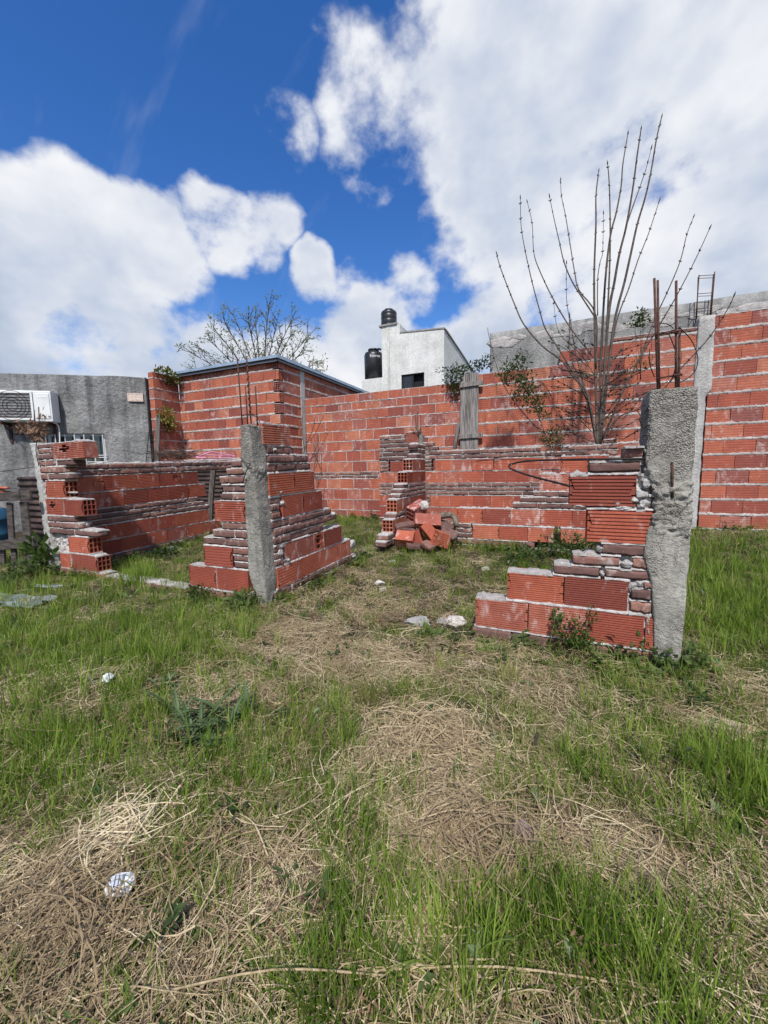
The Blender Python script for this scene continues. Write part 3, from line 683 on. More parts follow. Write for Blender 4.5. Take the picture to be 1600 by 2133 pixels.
def ruin_left_side():
    root = thing('ruined_wall', (-4.9, 3.6, 0), 'long low side wall of the left room, mixed hollow and dark solid bricks, white crest', 'brick wall', 'walls of the ruined house')
    w = Wall(root, 'u', -4.82, .13, 15, slope=.03, s0=3.0, mortar='mortar_grey')
    s = lambda x, z: w.px(x, z)
    w.auto('c', -.03, .03, 2.5, s(X1(1370), 0), .25); w.auto('c', .045, .105, 2.5, s(X1(1400), .05), .25, phase=.5)
    w.row('fine', .122, .282, [[2.49]+[s(X1(x), .2) for x in (660, 815, 980, 1115, 1245, 1365, 1470)]], special={(0, 0): 'lines', (0, 3): 'lines'})
    w.row('fine', .300, .470, [[2.49]+[s(X1(x), .4) for x in (700, 1020, 1160, 1395)]])
    w.auto('c', .487, .540, 2.49, s(XS(1140), .5), .245, phase=.4, jit=.1); w.auto('c', .552, .605, 2.49, s(XS(1080), .57), .245, phase=.8, jit=.1); w.auto('c', .617, .668, 2.49, s(XS(1000), .64), .245, phase=.2, jit=.1)
    w.row('coarse', .686, .862, [[2.49]+[s(XS(x), .77) for x in (-75, 158, 434, 668, 898)], [s(XS(x), .77) for x in (905, 1098)]], opens='R')
    w.row('coarse', .880, 1.052, [[2.49, s(XS(-75), .96)-.0], [s(XS(x), .96) for x in (-75, 35, 304, 565, 800, 1012)]], opens='R', special={(0, 0): 'fine_hole', (1, 3): 'fine_hole'})
    w.auto('c', 1.066, 1.12, 2.45, s(XS(1395), 1.08), .25, phase=.6, jit=.1); w.auto('c', 1.134, 1.192, 2.45, s(XS(1480), 1.16), .25, phase=.1, jit=.1)
    w.finish(proud=0, over=.007, head=.012, crest=.022)
ruin_left_side()

def ruin_low_inner():
    root = thing('ruined_wall', (-.4, 4.5, .1), 'low inner cross wall in the middle with whitewashed brick top course', 'brick wall', 'walls of the ruined house')
    w = Wall(root, 'v', 4.5, .125, 16)
    w.row('c', .03, .09, [[590, 700, 820, 940, 1060, 1180, 1300, 1420]], X4); w.row('c', .10, .155, [[585, 680, 800, 925, 1045, 1165, 1290, 1410, 1500]], X4); w.row('c', .165, .228, [[590, 640, 705, 800, 920, 1040, 1160]], X4)
    w.row('c', .245, .295, [[598, 705]], X4); w.row('c', .305, .352, [[596, 640, 704]], X4); w.row('c', .36, .408, [[598, 700]], X4)
    w.row('lines', .245, .398, [[710, 902, 1110, 1300], [1350, 1530]], X4, opens='L')
    w.row('lines', .424, .597, [[597, 782, 985, 1203, 1432, 1560, 1760]], X4, opens='L')
    w.row('c', .612, .665, [[1000, 1172], [1185, 1350, 1440, 1600]], X4); w.row('c', .677, .73, [[1055, 1242, 1412, 1580]], X4); w.row('c', .742, .792, [[1150, 1332, 1500]], X4)
    w.row('lines', .808, .985, [[1195, 1415, 1600]], X4, opens='L')
    w.row('lines', 1.0, 1.17, [[1350, 1552, 1700]], X4, opens='L')
    w.finish(proud=.001, over=.012, head=.02, crest=.03)
ruin_low_inner()

def ruin_back():
    root = thing('ruined_wall', (-1, 5.6, .2), 'rear house wall of dark solid bricks and hollow courses in front of the boundary wall', 'brick wall', 'walls of the ruined house')
    p = 5.6; w = Wall(root, 'v', p, .125, 17, mortar='mortar_grey')
    zb = lambda y: at_v(X4(640), Y4(y), p).z
    ua = w.px(X4(37), .8); uE = .75
    up_ = w.px(X4(328), .8)
    w.auto('c', .16, .225, ua, uE, .25); w.auto('c', .235, .298, ua, uE, .25, phase=.5)
    w.row('lines', .315, .485, [[ua]+[w.px(X4(x), .4) for x in (95, 240, 395, 545, 600, 760, 920, 1080, 1240, 1400)]])
    w.row('lines', .502, .668, [[ua]+[w.px(X4(x), .57) for x in (135, 270)], [w.px(X4(x), .57) for x in (405, 545, 720, 850, 1010, 1180, 1350, 1500)]])
    w.row('c', .502, .552, [[340, 402]], X4); w.row('c', .562, .61, [[340, 400]], X4); w.row('c', .62, .667, [[340, 402]], X4)
    for i, (a, b) in enumerate([(.684, .732), (.744, .79), (.802, .848)]): w.auto('c', a, b, ua, uE, .25, phase=[.3, .75, .05][i], jit=.1)
    w.row('lines', .864, 1.022, [[ua]+[w.px(X4(x), .94) for x in (170, 330)], [w.px(X4(x), .94) for x in (350, 490, 635, 790, 950, 1115, 1280, 1440, 1600)]])
    w.row('lines', 1.038, 1.192, [[w.px(X4(x), 1.1) for x in (115, 215, 325)], [w.px(X4(x), 1.1) for x in (440, 555, 705, 862)], [w.px(X4(x), 1.1) for x in (893, 1035, 1205, 1370, 1530, 1650)]])
    for (a, b) in [(1.038, 1.085), (1.093, 1.138), (1.147, 1.19)]: w.row('c', a, b, [[40, 100]], X4); w.row('c', a, b, [[352, 412]], X4)
    w.auto('c', 1.207, 1.26, ua, uE, .25, phase=.3, jit=.1)
    w.auto('c', 1.272, 1.328, ua, w.px(X4(1205), 1.3), .25, phase=.8, jit=.12); 
    w.auto('c', 1.272, 1.328, w.px(X4(1350), 1.3), uE, .25, phase=.4, jit=.12)
    w.row('c', 1.342, 1.395, [[w.px(X4(x), 1.36) for x in (37, 130, 222, 325)], [w.px(X4(x), 1.36) for x in (350, 390, 455)]])
    w.row('c', 1.342, 1.395, [[w.px(XP(x), 1.36) for x in (965, 1095)]])
    w.row('c', 1.407, 1.460, [[w.px(X4(x), 1.43) for x in (37, 90, 180, 325)], [w.px(X4(x), 1.43) for x in (352, 425)]])
    w.row('c', 1.473, 1.526, [[37, 150, 222]], X4); w.row('c', 1.538, 1.592, [[37, 110, 218]], X4)
    w.row('fine', 1.473, 1.63, [[226, 326]], X4, opens='LR')
    w.finish(proud=0, over=.006, head=.008, crest=.02)
ruin_back()

def ruin_partition():
    root = thing('ruined_wall', (-1.85, 5.0, .2), 'broken partition end with open brick cells above the rubble heap', 'brick wall', 'walls of the ruined house')
    w = Wall(root, 'u', -1.75, .15, 18)
    e = 5.59
    def st(x, y): return at_u(X4(x), Y4(y), -1.75).y
    rows = [('c', .16, .22, 4.05), ('c', .23, .29, 4.1), ('fine', .305, .455, 4.28), ('c', .468, .52, 4.36), ('fine', .535, .69, 4.42), ('c', .705, .75, 4.52), ('c', .762, .81, 4.58), ('c', .822, .87, 4.66),
            ('fine', .888, 1.03, 4.80), ('fine', 1.05, 1.205, 5.02)]
    for i, (k, a, b, v0) in enumerate(rows):
        if k == 'c': w.auto('c', a, b, v0, e, .25, phase=(i*.37) % .8, jit=.1)
        else: w.auto('fine', a, b, v0, e, .32, phase=(i*.4) % .6, opens='L')
    w.row('c', 1.222, 1.28, [[5.2, 5.4, e]]); w.row('c', 1.292, 1.35, [[5.3, e]]); w.row('c', 1.362, 1.42, [[5.25, e]])
    w.finish(proud=0, over=.008, head=.006, crest=.022)
ruin_partition()

# ------------------------------------------------------------------ concrete columns
def loft_column(name, root, sections, jitter, seed, mat, sub=46, per=7):
    """sections: (z, [4 corner points xy counter-clockwise]) bottom to top -> rough concrete shaft"""
    zs = np.array([s[0] for s in sections]); P = np.array([s[1] for s in sections], float)
    Z = np.linspace(zs[0], zs[-1], sub*len(sections)//2); V = []; Fc = []; m = 4*per
    from mathutils import noise as mn
    for z in Z:
        C = [np.array([np.interp(z, zs, P[:, i, j]) for j in range(2)]) for i in range(4)]; cen = sum(C)/4
        for i in range(4):
            for k in range(per):
                t = k/per; p = C[i]*(1-t)+C[(i+1) % 4]*t
                if k in (0, 1, per-1): p = p + (cen-p)*((.03 if k == 0 else .0) + (.16 if k == 0 else .07)*max(0.0, mn.noise(Vector((i*7.3+seed, z*9.0, 1.7)))-.08 + .5*mn.noise(Vector((i*3.3+seed, z*31.0, 4.7)))))
                q = Vector((p[0], p[1], z))
                a = jitter(z); d = mn.noise(q*18+Vector((seed, 0, 0)))*a*.8 + mn.noise(q*55+Vector((0, seed, 0)))*a*1.0 + mn.noise(q*5+Vector((0, 0, seed)))*a*.4
                dirv = (p-cen)/np.linalg.norm(p-cen); q += Vector((dirv[0], dirv[1], 0))*d + Vector((0, 0, mn.noise(q*20)*.2*a)); V.append(tuple(q))
    n = len(Z)
    for i in range(n-1):
        for k in range(m): Fc.append((i*m+k, i*m+(k+1) % m, (i+1)*m+(k+1) % m, (i+1)*m+k))
    for base, flip in ((0, True), ((n-1)*m, False)):
        cx = sum((Vector(V[base+k]) for k in range(m)), Vector())/m; V.append(tuple(cx + Vector((0, 0, .012 if not flip else 0)))); c = len(V)-1
        for k in range(m): Fc.append((base+(k+1) % m, base+k, c) if flip else (base+k, base+(k+1) % m, c))
    return obj(name, (V, Fc), mat, root, True)
def rod(root, pts, r, mat='rust', name='rebar', n=6, wob=0):
    P = smooth_path(pts, 3) if len(pts) > 2 else pts
    return obj(name, tube(P, r, n), MATS[mat], root, True)

def column_right():
    root = thing('concrete_column', (.56, 2.45, 0), 'thick cracked concrete column at right with rusty rebar sprouting from its top', 'column', 'concrete columns of the ruin')
    v = VF-.012; secs = []
    for (yl, xl, yr, xr) in [(1420, 1362, 1420, 1412), (1385, 1363, 1385, 1418), (1300, 1362, 1300, 1426), (1215, 1358, 1230, 1433), (1160, 1341, 1165, 1438), (1125, 1347, 1110, 1441), (1070, 1362, 1065, 1442), (1040, 1368, 1045, 1442), (1020, 1366, 1022, 1445), (1000, 1352, 1000, 1444), (960, 1345, 960, 1449), (900, 1350, 900, 1450), (850, 1351, 850, 1455), (820, 1354, 820, 1455), (808, 1358, 808, 1453)]:
        a = at_v(xl, yl, v); b = at_v(xr, yr, v); z = (a.z+b.z)/2
        secs.append((z, [(a.x, v), (b.x, v), (b.x, v+.2), (a.x, v+.2)]))
    secs.sort(key=lambda s: s[0])
    def jit(z): return .0018 if z < .70 else (.022 if z < .97 else .0055)
    loft_column('shaft', root, secs, jit, 3.3, MATS['concrete'], 24, 16)
    # vertical seam pocket and exposed bar
    rod(root, [at_v(1400.5, 962, v-.004), at_v(1401, 1038, v-.006)], .0055)
    for (a, b, vv) in [((580, 70), (614, 900), v+.05), ((605, 85), (622, 900), v+.15), ((742, 88), (746, 900), v+.05), ((768, 430), (764, 900), v+.15)]:
        p0 = at_v(X6(b[0]), Y6(b[1]), vv); p1 = at_v(X6(a[0]), Y6(a[1]), vv); p0.z -= .06
        rod(root, [p0, p1], .0058)
    for y in (462, 786):
        q = [at_v(X6(596), Y6(y+28), v+.035), at_v(X6(778), Y6(y-8), v+.035), at_v(X6(785), Y6(y), v+.165), at_v(X6(604), Y6(y+22), v+.165), at_v(X6(596), Y6(y+28), v+.035)]
        obj('stirrup', tube(q, .004, 5), MATS['rust'], root, True)
    for pts in [[(760, 430), (850, 520), (900, 640), (890, 740), (840, 800), (770, 840)], [(620, 400), (680, 410), (720, 440)], [(545, 590), (545, 700), (580, 800)], [(530, 1000), (455, 1040), (490, 1110), (500, 1180), (545, 1150)], [(545, 1010), (500, 1080), (470, 1120), (510, 1190)], [(545, 1230), (490, 1240), (470, 1280)], [(690, 490), (735, 600), (740, 720), (700, 840)], [(615, 480), (700, 460), (768, 440)]]:
        rod(root, [at_v(X6(a), Y6(b), v+.04+.05*math.sin(a)) for a, b in pts], .0024, 'wire', 'tie_wire', 5)
column_right()

def column_center():
    root = thing('concrete_column', (-2.1, 2.42, 0), 'leaning grey corner column in the middle with four bent rebars', 'column', 'concrete columns of the ruin')
    v0 = 2.325; secs = []
    Yl = [(660, 498), (870, 500), (1050, 525), (1400, 540), (1750, 556), (1850, 580), (1990, 640)]
    Yr = [(655, 646), (760, 690), (1050, 706), (1300, 730), (1500, 750), (1700, 776), (1850, 780), (1960, 744), (2020, 700)]
    Yc = [(650, 562), (1000, 600), (1400, 640), (1950, 690), (2020, 694)]
    f = lambda T, y: float(np.interp(y, [t[0] for t in T], [t[1] for t in T]))
    for y in (2030, 1950, 1850, 1750, 1600, 1400, 1200, 1050, 1010, 950, 870, 760, 700, 655):
        vv = v0 - .088*(2030-y)/1375; c = at_v(X2(f(Yc, y)), Y2(y), vv); z = c.z
        wl = Wall(None, 'v', vv, .1, 1); a = wl.px(X2(f(Yl, y)), z)
        wr = Wall(None, 'u', c.x, .1, 1); b = wr.px(X2(f(Yr, y)), z)
        secs.append((z, [(a, vv), (c.x, vv), (c.x, b), (a, max(b, vv+.16))]))
    secs.sort(key=lambda s: s[0]); secs[0] = (secs[0][0]-.12, secs[0][1])
    jit = lambda z: .012 if (1.0 < z < 1.1 or z > 1.38) else .0032
    loft_column('shaft', root, secs, jit, 8.1, MATS['concrete'], 24, 14)
    for (a, b, vv) in [((478, 170), (516, 660), v0-.05), ((546, 150), (582, 660), v0+.05), ((538, 370), (556, 660), v0-.05), ((612, 372), (626, 660), v0+.03)]:
        p0 = at_v(X2(b[0]), Y2(b[1]), vv); p1 = at_v(X2(a[0]), Y2(a[1]), vv); p0.z -= .05
        rod(root, [p0, p1], .0052)
    P = []
    for i in range(60):
        t = i/59; c = at_v(X2(580-34*t), Y2(590-400*t), v0+.05); P.append(c + Vector((math.cos(i*.9), math.sin(i*.9), 0))*.011)
    obj('tie_wire', tube(P, .0028, 5), MATS['rust'], root, True)
    q = [at_v(X2(512), Y2(585), v0-.06), at_v(X2(622), Y2(590), v0-.06), at_v(X2(628), Y2(580), v0+.06), at_v(X2(575), Y2(578), v0+.06), at_v(X2(512), Y2(585), v0-.06)]
    obj('stirrup', tube(q, .0035, 5), MATS['rust'], root, True)
    rod(root, [at_v(X2(500), Y2(900), v0-.085), at_v(X2(550), Y2(945), v0-.09), at_v(X2(575), Y2(945), v0-.09), at_v(X2(545), Y2(1000), v0-.09), at_v(X2(515), Y2(1090), v0-.085)], .0035, 'wire', 'tie_wire', 5)
column_center()

def column_left():
    root = thing('concrete_column', (-5.0, 2.42, 0), 'thin pale concrete post at far left with dead creeper on top', 'column', 'concrete columns of the ruin')
    v0 = VF-.005; secs = []
    for (y, xl, xr) in [(1520, 326, 378), (1440, 318, 362), (1330, 298, 340), (1200, 285, 318), (1050, 262, 302), (900, 240, 275), (780, 222, 258), (650, 198, 246)]:
        a = at_v(X1(xl), Y1(y), v0); b = at_v(X1(xr), Y1(y), v0); z = (a.z+b.z)/2
        secs.append((z, [(a.x, v0), (b.x, v0), (b.x, v0+.13), (a.x, v0+.13)]))
    secs.sort(key=lambda s: s[0]); secs[0] = (-.1, secs[0][1])
    loft_column('shaft', root, secs, lambda z: .010, 5.7, MATS['render_pale'], 24, 6)
    for (a, b) in [((228, 430), (232, 670)), ((258, 408), (266, 670))]:
        rod(root, [at_v(X1(b[0]), Y1(b[1]), v0+.06), at_v(X1(a[0]), Y1(a[1]), v0+.06)], .0055)
    rod(root, [at_v(X1(245), Y1(640), v0-.01), at_v(X1(240), Y1(700), v0-.012), at_v(X1(258), Y1(800), v0-.01)], .004, 'wire', 'tie_wire', 5)
column_left()

def column_mid():
    root = thing('concrete_column', (-1.8, 5.6, .2), 'slender grey post in the rear inner corner above the rubble heap', 'column', 'concrete columns of the ruin')
    v0 = 5.585; a = at_v(X3(1085), Y3(850), v0); b = at_v(X3(1112), Y3(850), v0); t = at_v(X3(1095), Y3(570), v0)
    dx = .012
    secs = [(.1, [(a.x-dx, v0), (b.x-dx, v0), (b.x-dx, v0+.12), (a.x-dx, v0+.12)]), (.9, [(a.x, v0), (b.x, v0), (b.x, v0+.12), (a.x, v0+.12)]), (t.z, [(a.x-.01, v0), (b.x-.01, v0), (b.x-.01, v0+.12), (a.x-.01, v0+.12)])]
    loft_column('shaft', root, secs, lambda z: .007, 2.2, MATS['concrete'], 30, 5)
    for (p, q) in [((1045, 400), (1062, 560)), ((1062, 380), (1070, 560)), ((1092, 410), (1092, 560))]:
        rod(root, [at_v(X3(q[0]), Y3(q[1]+25), v0+.05), at_v(X3(p[0]), Y3(p[1]), v0+.05)], .006)
column_mid()

# ------------------------------------------------------------------ boundary wall
VW = 6.323
def boundary_left():
    root = thing('boundary_wall', (-3, VW, .2), 'rear boundary wall of red hollow bricks between the shed and the grey plank', 'brick wall', 'boundary walls')
    w = Wall(root, 'v', VW, .125, 31, mortar='mortar_pink'); a, b = -4.37, -1.12
    w.auto('plain', .04, .172, a, b, .27, phase=.4)
    Z = [.182, .335, .532, .728, .922]
    for i in range(4): w.auto('plain', Z[i]+.006, Z[i+1]-.012, a, b, .285, phase=(i % 2)*.5, jit=.05)
    w.auto('c', .925, .972, a, b, .25); w.auto('c', .984, 1.034, a, b, .25, phase=.5)
    Z = [1.04, 1.24, 1.432, 1.612, 1.80, 1.99, 2.155, 2.300, 2.452]
    for i in range(8): w.auto('plain', Z[i]+.006, Z[i+1]-.016, a, b, .287, phase=((i+1) % 2)*.5, jit=.05 if i < 7 else .02)
    w.finish(proud=.004, over=.018, head=-.0005, crest=.006)
boundary_left()
def boundary_right():
    root = thing('boundary_wall', (1, VW, .2), 'tall right boundary wall of orange hollow bricks behind the bare shrub', 'brick wall', 'boundary walls')
    w = Wall(root, 'v', VW+.004, .125, 32, mortar='mortar_pink'); a = -1.10; c0, c1 = 1.665, 1.812; b = 4.8
    Z = [.23+.1945*i for i in range(15)]
    w.auto('c', .10, .215, a, c0, .3)
    for i in range(13):
        z0, z1 = Z[i]+.002, Z[i+1]-.030
        aa = a if i < 12 else .06
        w.auto('plain', z0, z1, aa, c0, .315, phase=((i*5) % 7)/8, jit=.04)
    w.row('c', Z[13]+.0, Z[13]+.055, [[.72, .95, 1.2, 1.45, c0]])
    for i in range(14):
        z0, z1 = Z[i]+.002, Z[i+1]-.030
        w.auto('plain', z0, z1, c1, b, .315, phase=((i*3+2) % 7)/8, jit=.05)
    w.finish(proud=.006, over=.020, head=.045, crest=.012)
    base = loft_column('plinth', root, [(-.05, [(c1, VW-.03), (b, VW-.03), (b, VW+.12), (c1, VW+.12)]), (.228, [(c1, VW-.028), (b, VW-.028), (b, VW+.12), (c1, VW+.12)])], lambda z: .008, 4.4, MATS['mortar_grey'], 10, 40)
    # concrete pier with its bar cage
    pier = loft_column('pier', root, [(-.05, [(c0-.02, VW-.012), (c1-.02, VW-.012), (c1-.02, VW+.14), (c0-.02, VW+.14)]), (1.95, [(c0-.015, VW-.012), (c1-.018, VW-.012), (c1-.018, VW+.14), (c0-.015, VW+.14)]), (2.02, [(c0-.01, VW-.022), (c1+.035, VW-.022), (c1+.035, VW+.14), (c0-.01, VW+.14)]), (2.93, [(c0+.0, VW-.022), (c1+.02, VW-.022), (c1+.02, VW+.14), (c0+.0, VW+.14)])], lambda z: .006, 6.1, MATS['render_pale'], 30, 8)
    for (p, q) in [((912, 45), (885, 400)), ((905, 60), (893, 400)), ((1028, 20), (996, 400)), ((1018, 40), (988, 400))]:
        vv = VW+.02 if p[0] in (912, 1028) else VW+.10
        rod(pier if False else root, [at_v(X6(q[0]), Y6(q[1]), vv), at_v(X6(p[0]), Y6(p[1]), vv)], .006)
    for y, x0, x1 in [(52, 910, 1026), (185, 898, 1016), (296, 888, 1004)]:
        P = [at_v(X6(x0), Y6(y), VW+.015), at_v(X6(x1), Y6(y-8), VW+.015), at_v(X6(x1-6), Y6(y+14), VW+.105), at_v(X6(x0+2), Y6(y+18), VW+.105), at_v(X6(x0), Y6(y), VW+.015)]
        obj('stirrup', tube(P, .004, 5), MATS['rust'], root, True)
boundary_right()
def parapet():
    a = -.95; b = 5.4; n = 105; xs = np.linspace(a, b, n); V = []; Fc = []
    zt = 3.175 + .012*fbm(xs*3, xs*0, 3)
    rows = 22
    for iy, y in enumerate((VW+.15, VW+.42)):
        for i in range(n):
            for j in range(rows):
                t = j/(rows-1); z = 0.1 + (zt[i]-.1)*t
                V.append((xs[i]+(.02*float(vnoise(z*6, 3)) if i == 0 else 0), y + (.010*float(vnoise(xs[i]*7, z*7)) + .006*float(vnoise(xs[i]*19, z*19)))*(1 if iy == 0 else 0), z))
    id = lambda iy, i, j: iy*n*rows + i*rows + j
    for i in range(n-1):
        for j in range(rows-1): Fc.append((id(0, i, j), id(0, i+1, j), id(0, i+1, j+1), id(0, i, j+1))); Fc.append((id(1, i+1, j), id(1, i, j), id(1, i, j+1), id(1, i+1, j+1)))
        Fc.append((id(0, i, rows-1), id(0, i+1, rows-1), id(1, i+1, rows-1), id(1, i, rows-1)))
    for j in range(rows-1): Fc.append((id(1, 0, j), id(0, 0, j), id(0, 0, j+1), id(1, 0, j+1))); Fc.append((id(0, n-1, j), id(1, n-1, j), id(1, n-1, j+1), id(0, n-1, j+1)))
    root = thing('neighbour_wall', (1, VW+.3, 0), 'grey cement rendered wall rising behind the right boundary wall', 'rendered wall')
    obj('wall', (V, Fc), MATS['render_mid'], root, True)
    parts = []
    for i in range(60):
        x = rng.uniform(a+.05, b-.05); l = rng.uniform(.10, .3); h = rng.uniform(.05, .17)
        parts.append(xform(rough_blob(300+i, l*1.6, .012, h*1.1, .8, 3), Matrix.Translation((x, VW+.149, 3.07-rng.uniform(0, .10)))))
    obj('flaking_coat', join(parts), MATS['mortar_grey'], root, True)['kind'] = 'stuff'
parapet()

def plank():
    p0 = at_v(981, 790, VW-.03); root = thing('wooden_plank', (p0.x, VW-.05, .2), 'weathered grey vertical boards with two cross battens against the boundary wall', 'plank')
    xL = at_v(959, 800, VW-.05).x; xR = at_v(997, 800, VW-.05).x; zt = at_v(980, 776, VW-.05).z; m = (xL+xR)/2
    for i, (a, b, zz) in enumerate([(xL, xL+(xR-xL)*.28, zt-.02), (xL+(xR-xL)*.285, m+.005, zt), (m+.008, xR, zt-.008)]):
        VFx = bevel_box(b-a, .022, zz-.2, .004); obj('board', xform(VFx, Matrix.Translation(((a+b)/2, VW-.045, (zz+.2)/2))), MATS['old_wood'], root)
    for yy in (800, 908):
        c = at_v(981, yy, VW-.07); obj('batten', xform(bevel_box((xR-xL)*1.32, .03, .07, .004), Matrix.Translation((m+.03, VW-.07, c.z)) @ Matrix.Rotation(-.03, 4, 'Y')), MATS['old_wood'], root)
plank()
def slant_pole():
    o = obj('wooden_pole', tube([at_v(947, 950, VW-.12)-Vector((.06, 0, .8)), at_v(948, 925, VW-.10), at_v(956, 880, VW-.06)], .028, 7), MATS['post_wood'], None, True)
    tag(o, 'short dark timber leaning beside the grey boards', 'timber')
slant_pole()

# ------------------------------------------------------------------ brick shed
def shed():
    vf = 5.6; uc = -4.4; u0 = -6.86
    root = thing('brick_shed', (-5.5, 6.5, .2), 'unplastered red hollow brick shed with blue metal roof edge', 'shed')
    w = Wall(root, 'v', vf, .13, 41, mortar='mortar_pink'); Z = [.2+.1905*i for i in range(16)]
    for i in range(15):
        z1 = Z[i+1]-.034
        if i == 14: z1 = 2.985
        E = 'R' if i % 2 else ''
        w.auto('plain', Z[i], z1, u0, uc-(.0 if i % 2 else .128), .255, phase=(i*3 % 5)/6, jit=.05, opens=E)
    w.finish(proud=.007, over=.022, head=.018, crest=.004)
    w2 = Wall(root, 'u', uc, .13, 42, mortar='mortar_pink')
    for i in range(15):
        z1 = Z[i+1]-.034
        if i == 14: z1 = 2.985
        st = vf + (.132 if i % 2 else .0)
        w2.auto('plain', Z[i], z1, st, 6.22, .30, phase=.3, jit=.04, opens='' if i % 2 else 'L')
        if Z[i] > 2.0: w2.auto('plain', Z[i], z1, 6.36, 9.4, .30, phase=(i % 2)*.5, jit=.04)
        else: w2.auto('plain', Z[i], z1, 6.46, 9.4, .6, phase=(i % 2)*.5, jit=.04)
    w2.finish(proud=.007, over=.022, head=.018, crest=.004)
    obj('concrete_post', box(uc-.13, uc+.012, 6.225, 6.355, .1, 3.0), MATS['render_pale'], root)
    # left return wall towards the grey house
    w3 = Wall(root, 'u', u0+.0, .13, 43, mortar='mortar_pink')
    for i in range(15): w3.auto('plain', Z[i], Z[i+1]-.022 if i < 14 else 2.96, 5.06, vf-.004, .32, phase=(i % 2)*.5)
    w3.finish(proud=.004, over=.01, head=.018, crest=.004)
    rf = obj('roof', join([box(u0-.12, uc+.06, vf-.10, vf-.085, 3.005, 3.052), box(u0-.12, uc+.06, vf-.085, 9.5, 3.035, 3.050), box(uc+.062, uc+.075, vf-.10, 9.5, 3.0, 3.054)]), MATS['zinc'], root)
    obj('fascia', join([box(u0-.1, uc+.055, vf-.07, vf-.05, 2.955, 2.984), box(uc+.03, uc+.05, vf-.07, 9.4, 2.955, 2.988)]), MATS['zinc_edge'], rf)
    obj('inner_wall', join([box(u0+.05, uc-.14, vf+.14, vf+.2, .1, 2.95), box(uc-.2, uc-.14, vf+.2, 9.3, .1, 2.95)]), MATS['render_grey'], root)
shed()

